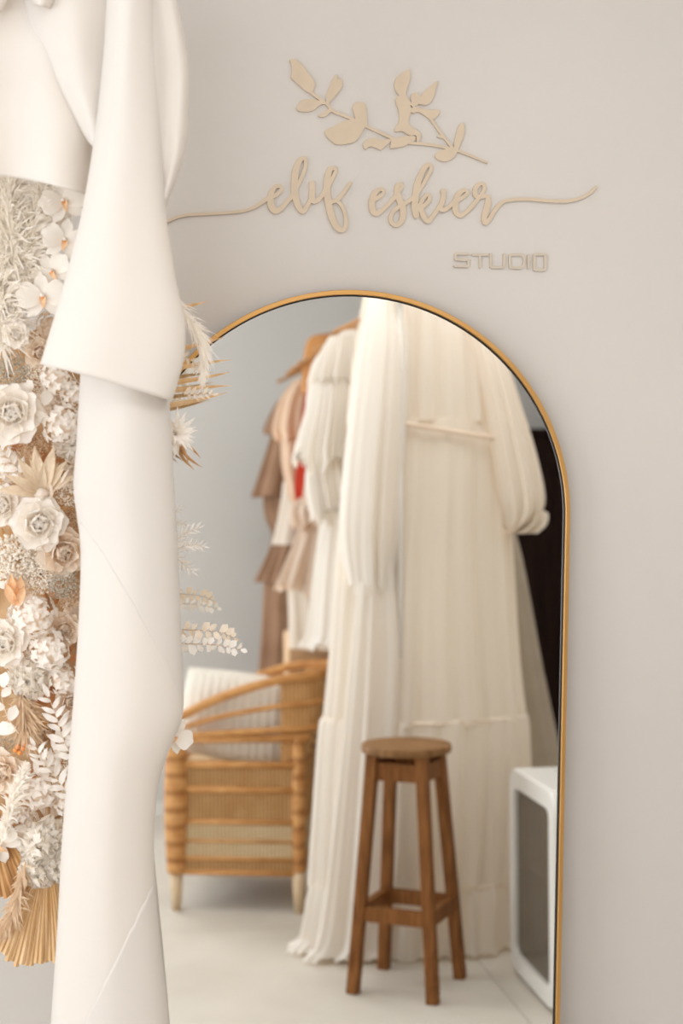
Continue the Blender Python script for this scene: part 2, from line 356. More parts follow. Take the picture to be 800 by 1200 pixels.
leaves = [
 za([(55,70),(68,60),(90,60),(130,85),(165,125),(190,165),(225,205),(238,240),(225,285),(200,302),(170,290),(120,245),(70,200),(65,180),(72,150),(72,115)]),
 za([(103,412),(112,388),(130,364),(160,350),(210,348),(260,356),(310,372),(320,385),(290,385),(260,400),(230,428),(180,440),(130,436),(112,428)]),
 za([(318,372),(322,310),(345,250),(370,195),(388,170),(400,185),(402,207),(420,200),(435,215),(432,255),(410,295),(375,335),(348,365),(332,388)]),
 za([(260,465),(300,440),(335,418),(375,432),(345,445),(325,465),(300,478),(275,476)]),
 za([(530,492),(515,440),(508,412),(520,380),(550,368),(585,375),(605,405),(612,470),(612,530),(592,555),(555,530)]),
 za([(490,495),(530,490),(575,510),(598,535),(575,590),(530,650),(480,668),(400,675),(360,655),(320,615),(308,590),(320,565),(380,540),(430,510)]),
 za([(800,640),(740,690),(710,715),(680,700),(650,690),(620,695),(605,710),(588,698),(583,675),(593,652),(615,635),(660,628),(720,640),(780,634)]),
 zb([(193,474),(230,457),(290,448),(330,452),(324,478),(295,492),(260,510),(190,522),(183,512)]),
 zb([(238,206),(216,232),(218,262),(232,300),(236,350),(228,378),(208,405),(214,425),(250,420),(298,446),(333,446),(338,484),(352,478),(364,440),(340,416),(298,384),(290,352),(304,312),(302,268),(276,212)]),
 zb([(238,214),(214,182),(207,145),(220,105),(255,78),(288,60),(298,75),(300,112),(286,155),(275,204),(262,216)]),
 zb([(306,212),(324,194),(345,200),(360,215),(385,185),(420,155),(452,128),(461,140),(446,180),(440,215),(420,250),(392,268),(350,262),(336,276),(308,252)]),
 zb([(300,292),(330,276),(400,295),(455,295),(472,300),(465,325),(434,352),(402,342),(370,318),(345,308),(318,314),(304,306)]),
 zb([(456,450),(488,440),(508,458),(482,462)]),
 zb([(556,514),(562,462),(578,404),(600,371),(618,395),(615,440),(600,480),(580,525)]),
 zb([(560,512),(500,525),(455,545),(445,570),(466,590),(510,597),(545,582),(574,545)])]
for k, p in enumerate(leaves):
    p2 = [(v.x, v.y) for v in catmull([(x, y, 0) for x, y in p], 3, True)]
    V, Fc = slab(p2, 0, TH+0.00006*(k % 5)); obj('leaf', V, Fc, 'sign', em, False)
st1 = za([(205,298),(260,338),(318,380),(370,435),(450,468),(520,498),(600,540),(700,586),(800,632)]) + zb([(240,484),(290,488),(420,500),(500,514),(560,528),(650,562),(750,604)])
stroke(st1, [3.2]*14+[2.8]*1+[2.0], 0, TH-.0004).build('stem', 'sign', em)
stroke(zb([(262,208),(330,285),(410,338),(450,392),(500,460),(550,522)]), [2.6, 2.6, 3.0, 2.8, 2.8, 3.2], 0, TH-.0002).build('twig', 'sign', em)

z1, z2, z3 = zc(290, 170, 6.154), zc(420, 180, 4.706), zc(520, 280, 6.154)
w1 = thing('script_lettering', at(300, 255, 0), 'beige cut-out script word of four letters with long flourish running left', 'wall lettering')
sw = [(172,270),(186,264.5),(198,258.5),(208,254.5),(222,251.8),(245,250.6),(268,249.2),(283,247.6),(290,246)]
e1 = z1([(50,447),(100,415),(140,388),(195,366),(228,340),(243,312),(228,297),(198,303),(172,340),(163,395),(172,450),(205,478),(245,455),(290,402),(325,362)])
stroke(sw+e1, [3.4]*9+[4.2,4.8,5.0,4.6,4.2,4.0,4.4,5.0,6.4,7.6,7.8,6.4,5.4,5.0,5.0], 0, TH).build('letter', 'sign', w1)
l1 = z1([(312,378),(345,315),(385,242),(413,165),(416,112),(396,96),(368,122),(343,195),(336,280),(340,360),(362,440),(398,482),(428,440),(455,388)])
stroke(l1, [5,5,4.4,4.2,4.4,5.2,6.4,7.6,8.0,8.0,7.0,5.4,5,5], 0, TH+.00015).build('letter', 'sign', w1)
i1 = z1([(463,278),(464,320),(462,372),(474,408),(505,398),(530,372),(556,335)])
stroke(i1, [6.6,6.6,7.4,5.6,5,5,5], 0, TH+.0003).build('letter', 'sign', w1)
f1 = z1([(545,352),(585,285),(622,215),(632,180),(614,168),(590,182),(572,250),(570,340),(582,430),(605,520),(640,592),(678,614),(704,588),(703,515),(678,445),(640,403),(606,410)])
stroke(f1, [5,5,4.2,4.2,5.0,6.4,7.4,8.0,8.2,7.8,7.0,5.8,4.8,4.2,4.2,4.6,5], 0, TH+.00045).build('letter', 'sign', w1)
stroke(z1([(622,408),(650,392),(692,342),(735,276)]), [4.6,4.6,4.4,4.0], 0, TH+.0006).build('letter_tail', 'sign', w1)

w2 = thing('script_lettering', at(500, 260, 0), 'beige cut-out script word of six letters with long flourish running right', 'wall lettering')
def sk(P, W, h): stroke(z2(P), W, 0, TH+h).build('letter', 'sign', w2)
sk([(88,252),(112,240),(134,220),(134,203),(112,199),(86,222),(72,268),(76,315),(98,332),(130,312),(165,278),(202,236)], [5,4.4,4.0,4.0,4.8,6.4,7.4,7.0,5.8,4.8,4.8,5], 0)
sk([(196,246),(220,208),(236,182),(227,168),(211,182),(212,222),(228,268),(243,318),(234,372),(205,395),(179,380),(174,350),(194,315),(228,290),(264,270),(303,240)], [5,4.4,4.0,4.4,5.6,6.8,7.6,7.6,6.0,5,4.6,4.6,4.6,4.6,4.6,5], .00015)
sk([(296,250),(335,200),(372,138),(396,88),(393,68),(374,66),(344,110),(320,180),(310,250),(308,300),(316,342)], [4.6,4.4,4.2,4.2,4.6,5.2,6.6,7.6,7.8,7.8,7.0], .0003)
sk([(326,312),(346,262),(372,230),(389,236),(383,264),(356,290),(342,306),(356,348),(380,374),(406,346),(434,306),(450,280)], [4.6,4.6,4.6,4.6,4.6,4.8,5.4,6.4,5.4,4.8,4.8,4.8], .00045)
sk([(462,206),(466,232),(456,272),(446,302),(468,312),(500,290),(540,248)], [5.6,5.6,5.8,5.6,5,4.8,4.8], .0006)
sk([(534,262),(566,246),(592,226),(596,210),(578,203),(550,222),(532,268),(532,316),(556,342),(592,322),(630,282),(664,238)], [4.8,4.4,4.0,4.0,4.8,6.2,7.2,6.8,5.4,4.8,4.8,4.8], .00015)
rr = z2([(668,238),(686,206),(689,178),(674,166),(652,178),(638,208),(642,234),(664,240),(696,236),(712,246),(706,294),(690,350),(694,383),(716,366),(746,316),(776,282)]) + [(590,236),(602,234),(618,233.6),(640,235.6),(662,236),(678,232.6),(690,226.6),(697,219.5)]
stroke(rr, [4.2,4.2,4.2,4.4,5.2,5.4,5,4.8,5,5.8,7.2,6.8,5.4,4.8,4.6,4.6]+[4.2,4.0,3.8,3.8,3.8,3.6,3.4,2.8], 0, TH+.0003).build('letter', 'sign', w2)

w3 = thing('block_lettering', at(585, 317, 0), 'thin beige cut-out capital letters under the right end of script lettering', 'wall lettering')
def corners(P, r_=7):
    """polyline with tight rounded corners: doubled points near each corner"""
    out = [P[0]]
    for i in range(1, len(P)-1):
        a, b, c = Vector(P[i-1]), Vector(P[i]), Vector(P[i+1])
        out += [tuple(b+(a-b).normalized()*r_), tuple(b+((a-b).normalized()+(c-b).normalized())*r_*.25), tuple(b+(c-b).normalized()*r_)]
    return out+[P[-1]]
def bl(P, parts=None, close=False, wd=2.9):
    mb = MB()
    for q, pl in enumerate(P):
        s_ = stroke(z3(corners(pl)), wd, 0, TH*.9+.0001*q, 1); mb.add(s_.V, s_.F)
    mb.build('letter', 'sign_pale', w3)
bl([[(172,107),(82,107),(80,149),(172,152),(174,197),(76,196)]])
bl([[(205,114),(310,114)], [(258,114),(258,204)]])
bl([[(336,112),(334,204),(430,205),(432,112)]])
bl([[(520,208),(472,208),(472,114),(560,114),(575,134),(573,190),(552,208),(515,208)]])
bl([[(608,118),(607,212)]])
bl([[(690,111),(648,111),(648,223),(728,223),(728,111),(685,111)]], wd=3.2)

# ------------------------------------------------------------------ stand, drape
st = thing('backdrop_stand', Vector((at(128, 600, -.40).x, -.405, 0)), 'slim pale metal stand holding the white drape and flowers', 'stand')
sx, sy = st.location.x, st.location.y
MB().tube([(sx, sy, .012), (sx, sy, 2.44)], .009, 10).build('pole', 'iron', st, True)
MB().tube([(sx+.12, sy, 2.44), (sx-.55, sy, 2.44)], .009, 10).build('crossbar', 'iron', st, True)
MB().tube([(sx, sy, 0), (sx, sy, .008), (sx, sy, .012)], [.13, .13, .12], 28).build('base_plate', 'iron', st, True)

dr = thing('fabric_drape', (at(128, 1200, -.47).x, -.47, 0), 'long white cloth drape hanging in folds in front of the dried flowers', 'drape')
def sheet(name, left, right, y0, bulge, rows=70, cols=48, amp=0.0, fr=3.0, ph=0.0, wrap=112, slant=0.0, sag=0.0):
    """hanging cloth with a rounded section; left/right are pixel edges seen from the front"""
    def res(P):
        C3 = catmull([(x, y, 0) for x, y in P], 12); d = [0]
        for i in range(1, len(C3)): d.append(d[-1]+(C3[i]-C3[i-1]).length)
        out = []; j = 0
        for k in range(rows):
            t = d[-1]*k/(rows-1)
            while j < len(d)-2 and d[j+1] < t: j += 1
            q = (t-d[j])/max(d[j+1]-d[j], 1e-9); out.append(C3[j].lerp(C3[j+1], min(max(q, 0), 1)))
        return out
    Lp, Rp = res(left), res(right); V = []
    for i in range(rows):
        v = i/(rows-1)
        for j in range(cols):
            a = rad(-wrap+2*wrap*j/(cols-1)); s_ = (math.sin(a)+1)/2
            p = Lp[i].lerp(Rp[i], s_)
            wob = amp*math.sin(fr*PI*s_*2+ph+1.6*v)*math.cos(a)**2 if abs(a) < PI/2 else 0
            wob += .35*amp*noise.noise(Vector((s_*3.1, v*5+ph, ph)))
            y = y0 - bulge*math.cos(a) + wob + slant*(s_-.5)
            V.append(at(p.x, p.y+sag*math.sin(PI*s_), y))
    o = obj(name, V, grid_faces(rows, cols), 'drape', dr, True)
    so = o.modifiers.new('cloth', 'SOLIDIFY'); so.thickness = .0016; so.offset = 0
    return o
def overlay(name, edges, hem, side, y0, bulge, amp, fr, ph, rows=90, cols=46, N=400, wrap=98):
    def dense(P):
        C3 = catmull([(x, y, 0) for x, y in P], 40); d = [0]
        for i in range(1, len(C3)): d.append(d[-1]+(C3[i]-C3[i-1]).length)
        out = []; j = 0
        for k in range(N+1):
            t = d[-1]*k/N
            while j < len(d)-2 and d[j+1] < t: j += 1
            out.append(C3[j].lerp(C3[j+1], min(1, max(0, (t-d[j])/max(d[j+1]-d[j], 1e-9)))))
        return out
    Lp, Rp = dense(edges[0]), dense(edges[1]); V = [None]*(rows*cols)
    for j in range(cols):
        a = rad(-wrap+2*wrap*j/(cols-1)); s_ = (math.sin(a)+1)/2; cut = N
        for k in range(N+1):
            p = Lp[k].lerp(Rp[k], s_)
            if p.y > hem(p.x): cut = k; break
        k0, k1 = (0, max(cut, 1)) if side == 'above' else (min(cut, N-1), N)
        for i in range(rows):
            kk = k0+(k1-k0)*i/(rows-1); k = min(int(kk), N-1); v = kk/N
            p = Lp[k].lerp(Rp[k], s_).lerp(Lp[k+1].lerp(Rp[k+1], s_), kk-k)
            wob = amp*math.sin(fr*PI*s_*2+ph+1.6*v)*math.cos(a)**2 if abs(a) < PI/2 else 0
            wob += .35*amp*noise.noise(Vector((s_*3.1, v*5+ph, ph)))
            V[i*cols+j] = at(p.x, p.y, y0-bulge*math.cos(a)+wob)
    o = obj(name, V, grid_faces(rows, cols), 'drape', dr, True)
    so = o.modifiers.new('cloth', 'SOLIDIFY'); so.thickness = .0012; so.offset = 0
    return o
# lowest layer down to the floor
LOW = ([(97,395),(94,450),(90,520),(86.5,570),(91,608),(95,645),(93,720),(88,800),(80,900),(73,985),(68,1080),(60,1200),(46,1400),(36,1640)],
      [(196,420),(198,470),(201,520),(203,560),(208,650),(212,740),(214,800),(213.5,838),(205,862),(196,884),(187,908),(182.5,940),(180,980),(181,1030),(187,1100),(198,1200),(216,1400),(228,1640)])
sheet('lower_panel', *LOW, -.452, .052, 110, 52, .002, 1.2, .4)
# layers ending in a diagonal hem: same fall as the panel beneath, a little in front of it
overlay('middle_fold', LOW, lambda x: 612+(x-95)*1.30+.0038*(x-95)**2, 'above', -.452, .0535, .002, 1.2, .4)
overlay('hem_fold', LOW, lambda x: 1062+(166-x)*2.05, 'below', -.452, .0535, .002, 1.2, .4)
# upper tail in front
sheet('upper_tail', [(129,-70),(125.5,0),(121,70),(111,160),(98,240),(84,300),(66,365),(47.5,427)],
      [(176,-70),(180,0),(186,110),(193,238),(199,285),(206,330),(214,366),(217,388),(214,425),(201,470)], -.488, .046, 90, 54, .003, 1.0, 2.2, sag=-2)
# looped layer behind the tail
sheet('back_loop', [(140,-70),(145,0),(150,100),(160,200),(176,256)], [(188,-70),(206,0),(213.5,35),(220,78),(220,120),(217,170),(208,205),(199,230),(188,256)], -.455, .045, 60, 40, .012, 1.5, .5)
# swag towards the left
sheet('swag_under', [(-150,-60),(-140,20),(-120,110),(-95,180),(-75,205)], [(64,-60),(76,0),(92,70),(110,150),(114,232)], -.42, .05, 60, 54, .030, 1.3, 2.4, sag=-10)
sheet('swag_over', [(16,-60),(27,0),(38,40),(60,85),(80,126),(94,150),(105,168)], [(150,-60),(150,0),(150,60),(150,110),(150,150),(146,178),(140,200)], -.452, .03, 60, 44, .008, 1.2, .9)
sheet('swag_roll', [(18,-60),(30,-14),(40,4)], [(74,-60),(66,-8),(58,10)], -.475, .03, 24, 28, .004, 1.0, .3)
sheet('swag_edge', [(-70,-60),(-60,-20),(-50,15)], [(14,-60),(10,-10),(2,14)], -.47, .03, 24, 28, .004, 1.0, .3)

# ------------------------------------------------------------------ dried and silk flowers behind the drape
R_ = random.Random(7)
def petal_mesh(name, L, W, cup, curl, tip, wav, m, n=6, c=6, belly=0.0, seed=0):
    rg = random.Random(seed); V = []; ph = rg.uniform(0, 6)
    for i in range(n+1):
        t = i/n; tt = min(t, .985)
        wd = W*(.22+.78*tt**.6)*(math.sqrt(1-tt**5)*(1-tip)+(1-tt**1.5)*1.25*tip)
        for j in range(c+1):
            s_ = j/c*2-1
            z = cup*s_*s_*wd + belly*math.sin(PI*t)*L - curl*t**3*L + wav*t*W*math.sin(s_*7+ph)*.35*(.4+abs(s_))
            z += wav*W*.12*rg.uniform(-1, 1)*t
            y = t*L - (abs(s_)**2.2)*L*.10*t + wav*.05*L*math.sin(s_*11+ph)*t
            V.append((s_*wd, y, z))
    return mesh(name, V, grid_faces(n+1, c+1), m)
def child(name, me, parent, M4):
    o = bpy.data.objects.new(name, me); COL.objects.link(o); o.parent = parent; o.matrix_local = M4; return o
def PM(az, r_, tilt, sc=1.0, z=0.0, roll=0.0):
    return Matrix.Rotation(az, 4, 'Z') @ Matrix.Translation((0, r_, z)) @ Matrix.Rotation(tilt, 4, 'X') @ Matrix.Rotation(roll, 4, 'Y') @ Matrix.Scale(sc, 4)
def yd(px, off=0.0):
    return -.17 - .13*math.sqrt(max(0.0, 1-((px-95)/170)**2)) - off
def facing(dx, dz, spin=0.0):
    """rotation that turns local +Z towards the viewer, leaning right by dx and up by dz"""
    d = Vector((dx, -1.0, dz)).normalized()
    return (d.to_track_quat('Z', 'Y') @ Quaternion((0, 0, 1), spin))
def root(name, px, py, y, rpx, label, cat, dx=0.0, dz=0.0, spin=None, group=None):
    o = thing(name, at(px, py, y), label, cat, group)
    o.rotation_mode = 'QUATERNION'; o.rotation_quaternion = facing(dx, dz, R_.uniform(0, 6) if spin is None else spin)
    s_ = rpx*mpp(y); o.scale = (s_, s_, s_)
    return o
def blob(name, m, n=9, k=8, rx=1, rz=1, amp=.15, seed=0):
    V = []
    for i in range(n+1):
        a = PI*i/n
        for j in range(k):
            b = 2*PI*j/k; d = Vector((math.sin(a)*math.cos(b), math.sin(a)*math.sin(b), math.cos(a)))
            f_ = 1+amp*noise.noise(d*2.3+Vector((seed, 0, 0)))
            V.append((d.x*rx*f_, d.y*rx*f_, d.z*rz*f_))
    return mesh(name, V, grid_faces(n+1, k, True), m)

ROSE = {}
def rose(px, py, r_, label, kind='petal_white', dx=0.0, dz=0.0, off=0.03, cat='rose', open_=1.0, heart=None):
    if kind not in ROSE:
        Ls = [(3, .02, .50, .34, 88, 1.1, -.22), (4, .09, .58, .46, 82, .95, -.20), (5, .17, .66, .52, 74, .8, -.16), (5, .25, .74, .60, 60, .62, -.06), (6, .30, .80, .64, 38, .5, .10), (6, .32, .80, .64, 14, .4, .16)]
        ROSE[kind] = [(q, [petal_mesh('petal', q[2], q[3], q[5], q[6], 0, .10, kind, 7, 8, -.05, seed=11*i+v) for v in range(2)]) for i, q in enumerate(Ls)]
    o = root('rose', px, py, yd(px, off), r_, label, cat, dx, dz)
    for li, (q, mm) in enumerate(ROSE[kind]):
        for k in range(q[0]):
            child('petal', mm[k % 2], o, PM(2*PI*k/q[0]+li*.7+R_.uniform(-.15, .15), q[1], rad(q[4]*open_+R_.uniform(-5, 5)), R_.uniform(.93, 1.07), -.10+.03*li, R_.uniform(-.08, .08)))
    child('flower_heart', ROSE.setdefault('heart'+str(heart or kind), blob('flower_heart', heart or kind, 8, 10, .10 if heart else .21, .24 if heart else .40)), o, Matrix.Translation((0, 0, .1)))
    return o

floret_me = {}
def floret_mesh(m, seed=0):
    V, Fc = [], []; rg = random.Random(seed)
    for k in range(4):
        pm = petal_mesh('x', 1, .5, .25, .10, .08, .3, m, 3, 4, .05, seed+k)
        M4 = PM(k*PI/2+rg.uniform(-.1, .1), .02, rad(rg.uniform(2, 26)))
        b = len(V); V += [M4 @ v.co for v in pm.vertices]; Fc += [tuple(i+b for i in p.vertices) for p in pm.polygons]
        bpy.data.meshes.remove(pm)
    return mesh('floret', V, Fc, m)
def hydrangea(px, py, r_, label, kind='petal_white', n=26, off=.01, dx=0.0, dz=0.0):
    if kind not in floret_me:
        floret_me[kind] = [floret_mesh(kind, s_) for s_ in (1, 5, 9)]
        floret_me['core'] = blob('flower_core', 'petal_cream', 6, 8, .66, .66)
    o = root('hydrangea', px, py, yd(px, off), r_, label, 'hydrangea', dx, dz)
    child('flower_core', floret_me['core'], o, Matrix())
    for k in range(n):
        c = 1-1.15*(k+.5)/n; a = k*2.39996; s_ = math.sqrt(max(0, 1-c*c)); d = Vector((s_*math.cos(a), s_*math.sin(a), c))
        q = (d+Vector([R_.uniform(-.25, .25) for _ in range(3)])).to_track_quat('Z', 'Y') @ Quaternion((0, 0, 1), R_.uniform(0, 6))
        child('floret', floret_me[kind][k % 3], o, Matrix.Translation(d*R_.uniform(.68, .92)) @ q.to_matrix().to_4x4() @ Matrix.Scale(R_.uniform(.25, .37), 4))
    return o

CARN = []
def carnation(px, py, r_, label, off=.03, dx=0, dz=0, n=44):
    if not CARN: CARN.extend([petal_mesh('petal', .8, .52, .2, .1, 0, 1.0, 'petal_frill', 6, 12, .05, 60+s_) for s_ in range(4)] + [blob('flower_core', 'petal_frill', 7, 9, .45, .5)])
    o = root('carnation', px, py, yd(px, off), r_, label, 'carnation', dx, dz)
    child('flower_core', CARN[4], o, Matrix.Translation((0, 0, .05)))
    for k in range(n):
        t = k/n
        child('petal', CARN[k % 4], o, PM(k*2.39996, .05+.22*t, rad(86-78*t+R_.uniform(-9, 9)), R_.uniform(.8, 1.05), .1-.25*t, R_.uniform(-.4, .4)))
    return o

ORC = {}
def orchid(px, py, r_, label, off=.03, dx=0.0, dz=0.0, spin=0.0):
    if not ORC:
        ORC['p'] = petal_mesh('petal', .98, .66, .10, .06, 0, .10, 'petal_orchid', 7, 8, .05, 3)
        ORC['s'] = petal_mesh('sepal', .95, .40, .10, .05, .35, .05, 'petal_orchid', 7, 6, .04, 4)
        ORC['l'] = petal_mesh('lip', .42, .17, 1.0, .5, .2, .4, 'petal_peach', 5, 5, .2, 5)
        ORC['c'] = blob('column', 'orange_heart', 6, 8, .07, .12)
        ORC['w'] = blob('throat', 'petal_orchid', 6, 8, .10, .15)
    o = root('orchid', px, py, yd(px, off), r_, label, 'orchid', dx, dz, spin)
    for a in (80, -80): child('petal', ORC['p'], o, PM(rad(a), .05, rad(9), 1, .05))
    for a in (0, 138, -138): child('sepal', ORC['s'], o, PM(rad(a), .05, rad(4), .95, 0))
    child('lip', ORC['l'], o, PM(PI, .03, rad(52), 1, .06)); child('column', ORC['c'], o, Matrix.Translation((0, -.05, .16))); child('throat', ORC['w'], o, Matrix.Translation((0, .05, .14)))
    return o

def puff(name, px, py, r_, label, m, cat, n=420, off=.0, stemm='stem_tan', flat=.7, bs=.055, dx=0, dz=0, group=None):
    """cluster of tiny blossoms on hair-thin stalks"""
    o = root(name, px, py, yd(px, off), r_, label, cat, dx, dz, group=group)
    b, s_ = MB(), MB(); rg = random.Random(int(px*31+py*7))
    for k in range(n):
        d = Vector((rg.gauss(0, 1), rg.gauss(0, 1), rg.gauss(0, 1)+.5)).normalized()
        p = d*(rg.uniform(.35, 1.0)**.6); p.z *= flat
        q = bs*rg.uniform(.6, 1.3); a = Vector((rg.uniform(-1, 1), rg.uniform(-1, 1), rg.uniform(-1, 1))).normalized(); c = a.orthogonal().normalized(); e = a.cross(c)
        b.add([p+a*q, p-a*q, p+c*q, p-c*q, p+e*q, p-e*q], [(0,2,4),(2,1,4),(1,3,4),(3,0,4),(2,0,5),(1,2,5),(3,1,5),(0,3,5)])
        if k % 5 == 0: s_.add([Vector((0,0,-.3))+c*.008, Vector((0,0,-.3))-c*.008, p], [(0,1,2)])
    bo = child('blossoms', mesh('blossoms', b.V, b.F, m, False), o, Matrix()); bo['kind'] = 'stuff'
    child('stalks', mesh('stalks', s_.V, s_.F, stemm, False), o, Matrix())
    return o

def plume(px_pts, y, label, m='fluff', hair=30, n=900, cat='pampas grass', stemm='stem_pale', spread=.55, width=.0011, stem_r=.0012):
    """feathery grass head along pixel points; hair = hair length in pixels"""
    P = catmull([tuple(at(x, yy, y)) for x, yy in px_pts], 8)
    o = thing('pampas_plume', P[0], label, cat); rg = random.Random(int(px_pts[0][0]*13+px_pts[0][1]))
    MB().tube(P, [stem_r*(1-.7*i/len(P)) for i in range(len(P))], 6).build('stem', stemm, o, True)
    b = MB(); u_ = mpp(y)
    for k in range(n):
        i = rg.randrange(1, len(P)-1); t = (P[i+1]-P[i-1]).normalized(); f_ = i/len(P)
        d = (t + Vector((rg.gauss(0, 1), rg.gauss(0, 1), rg.gauss(0, 1)))*spread).normalized()
        L = hair*u_*rg.uniform(.5, 1.0)*(.45+.9*math.sin(PI*min(1, f_*.9+.1))); a = P[i].lerp(P[i+1], rg.random()); sd = (d.cross(Vector((rg.uniform(-.5, .5), -1, rg.uniform(-.5, .5))))+Vector((1e-5, 0, 0))).normalized()*width*1.5
        mid = a+d*L*.55+Vector((0, 0, -.02*L)); e = a+d*L+Vector((0, 0, -.16*L))
        b.add([a+sd*.7, a-sd*.7, mid-sd, mid+sd, e], [(0,1,2,3),(3,2,4)])
    bo = b.build('plume', m, o); bo['kind'] = 'stuff'
    return o

LEAF = {}
def leafmesh(kind, m):
    k = (kind, m)
    if k not in LEAF:
        if kind == 'round': LEAF[k] = petal_mesh('leaf', 1, .46, .15, .08, 0, .12, m, 5, 4, .05, 21)
        elif kind == 'narrow': LEAF[k] = petal_mesh('leaf', 1, .15, .3, .15, .8, .1, m, 5, 2, .03, 22)
        else: LEAF[k] = petal_mesh('leaf', 1, .27, .3, .25, .55, .4, m, 5, 4, .05, 23)
    return LEAF[k]
def sprig(name, px_pts, y, label, cat, kind, m, n, size, stemm='stem_pale', ang=50, stem_r=.0009, jit=.5, group=None):
    """stalk along pixel points with single leaves; size = leaf length in pixels"""
    P = catmull([tuple(at(x, yy, y+dy)) for x, yy, dy in [(q+(0,))[:3] for q in px_pts]], 10)
    o = thing(name, P[0], label, cat, group)
    MB().tube(P, [stem_r*(1-.6*i/len(P)) for i in range(len(P))], 6).build('stem', stemm, o, True)
    me = leafmesh(kind, m)
    for k in range(n):
        f_ = (k+.6)/n; i = min(len(P)-2, max(1, int(f_*(len(P)-1)))); t = (P[i+1]-P[i-1]).normalized()
        sd = t.cross(Vector((0, -1, 0))).normalized(); ou = sd.cross(t)
        side = (1 if k % 2 else -1)
        d = (t*math.cos(rad(ang))+(sd*side+ou*R_.uniform(-jit, jit)*1.2)*math.sin(rad(ang))).normalized()
        if k >= n-1: d = (t+ou*R_.uniform(-.3, .3)).normalized()
        nrm = (Vector((R_.uniform(-jit, jit), -1, R_.uniform(-jit, jit)))); nrm = (nrm-d*nrm.dot(d)).normalized(); xx = d.cross(nrm)
        M4 = Matrix((xx, d, nrm)).transposed().to_4x4() @ Matrix.Scale(size*mpp(y)*R_.uniform(.75, 1.15)*(1-.35*f_), 4); M4.translation = P[i]-P[0]
        child('leaf', me, o, M4)
    return o

def fan(name, ax, ay, y, a0, a1, Lpx, n, label, m, cat='palm fan', fold=.35, taper=1.0, tip=0.0, lean=.10):
    """pleated dried palm fan from a pixel apex, opening between two angles (degrees, 0 = right, -90 = down)"""
    A_ = at(ax, ay, y); o = thing(name, A_, label, cat); u_ = mpp(y)
    MB().tube([A_+Vector((0, .02, .05)), A_], .004, 8).build('stem', 'stem_tan', o, True)
    for k in range(n):
        b0, b1 = a0+(a1-a0)*k/n, a0+(a1-a0)*(k+1)/n
        L = Lpx*u_*(1-.10*abs((k+.5)/n-.5)*2)*R_.uniform(.965, 1.02); rows = []
        for i in range(7):
            t = .04+.96*i/6
            for a, dep in ((b0, 0), ((b0+b1)/2, -1), (b1, 0)):
                aa = rad(a); rr_ = t*L*(1+(tip*.4 if dep and i == 6 else 0))
                wv = .004*math.sin(k*1.7+t*4)*t
                rows.append(A_+Vector((math.cos(aa)*rr_, -lean*rr_+dep*fold*math.radians(abs(b1-b0))*rr_+wv, math.sin(aa)*rr_)))
        ob = obj('pleat', rows, grid_faces(7, 3), m if k % 3 else m, o, False)
        so = ob.modifiers.new('thickness', 'SOLIDIFY'); so.thickness = .0006
    return o
def blades(name, ax, ay, y, tips, label, m, wpx=5, cat='palm leaf', bases=None):
    """spiky palm leaf: one pointed folded blade to each pixel tip"""
    A_ = at(ax, ay, y); o = thing(name, A_, label, cat); u_ = mpp(y)
    O_ = A_
    for k, (tx, ty) in enumerate(tips):
        A_ = at(*bases[k], y) if bases else O_
        B_ = at(tx, ty, y+.012*math.sin(k*2.1)); d = B_-A_; sd = d.normalized().cross(Vector((0, -1, 0))).normalized(); rows = []
        for i in range(9):
            t = i/8; wv = wpx*u_*(.30+.70*math.sin(PI*min(.5, t*.8+.08)))*(1-t**3)*.5+.0002
            c = A_+d*t+sd*(.012*math.sin(PI*t)*(.5 if k % 2 else -.3))+Vector((0, 0, -.004*t*t))
            rows += [c-sd*wv, c+Vector((0, -.0022*(1-t), 0)), c+sd*wv]
        ob = obj('blade', rows, grid_faces(9, 3), m, o, False)
        so = ob.modifiers.new('thickness', 'SOLIDIFY'); so.thickness = .0006
    return o

# woven base the stems are pushed into, tied to the stand
bx, by = at(60, 600, -.19).x, -.19
V = []
NR, NC = 60, 28
zt, zb_ = at(60, 385, -.15).z, at(60, 1040, -.15).z
for i in range(NR):
    t = i/(NR-1); z = zt+(zb_-zt)*t; e = math.sqrt(max(0.02, 1-(2*t-1)**8))
    for j in range(NC):
        a = 2*PI*j/NC; d = 1+.16*noise.noise(Vector((math.cos(a)*2, math.sin(a)*2, z*14)))+.08*noise.noise(Vector((math.cos(a)*6, math.sin(a)*6, z*40)))
        V.append((bx+math.cos(a)*.115*e*d, by+math.sin(a)*.066*e*d, z))
tag(obj('moss_base', V, grid_faces(NR, NC, True)+[tuple(range(NC)), tuple(range((NR-1)*NC, NR*NC))], 'foam', None, True, (bx, by, zb_)),
    'brown moss column hidden behind the dried flowers', 'flower base')

# ---- top: plumes and orchids under the swag
plume([(18,345),(14,300),(8,255),(14,215)], -.33, 'broad white feathery plume at the upper left under the swag', hair=44, n=3200, spread=.7)
plume([(30,350),(32,300),(40,250),(58,212)], -.335, 'white plume bending right towards the top orchid', hair=30, n=2000, spread=.6)
plume([(4,420),(-2,350),(-12,290)], -.33, 'white plume cut by the left edge below the swag', hair=44, n=2600, spread=.7)
plume([(58,265),(42,292),(34,322),(30,350)], -.325, 'small drooping white plume beside the middle orchids', hair=24, n=500)
orchid(74, 237, 28, 'white orchid with orange heart, topmost under the swag', .05, .1, .1, .3)
orchid(75, 282, 27, 'white orchid second from the top of the orchid stem', .06, .15, -.05, -.2)
orchid(62, 318, 25, 'white orchid third down with petals turned left', .05, -.3, -.1, .6)
orchid(50, 348, 30, 'creamy white orchid lowest of the orchid stem', .06, 0, 0, .1)
rose(12, 366, 15, 'small pale egg-shaped bloom above the small open rose', 'petal_white', -.2, .2, .06, 'bud', 1.12)
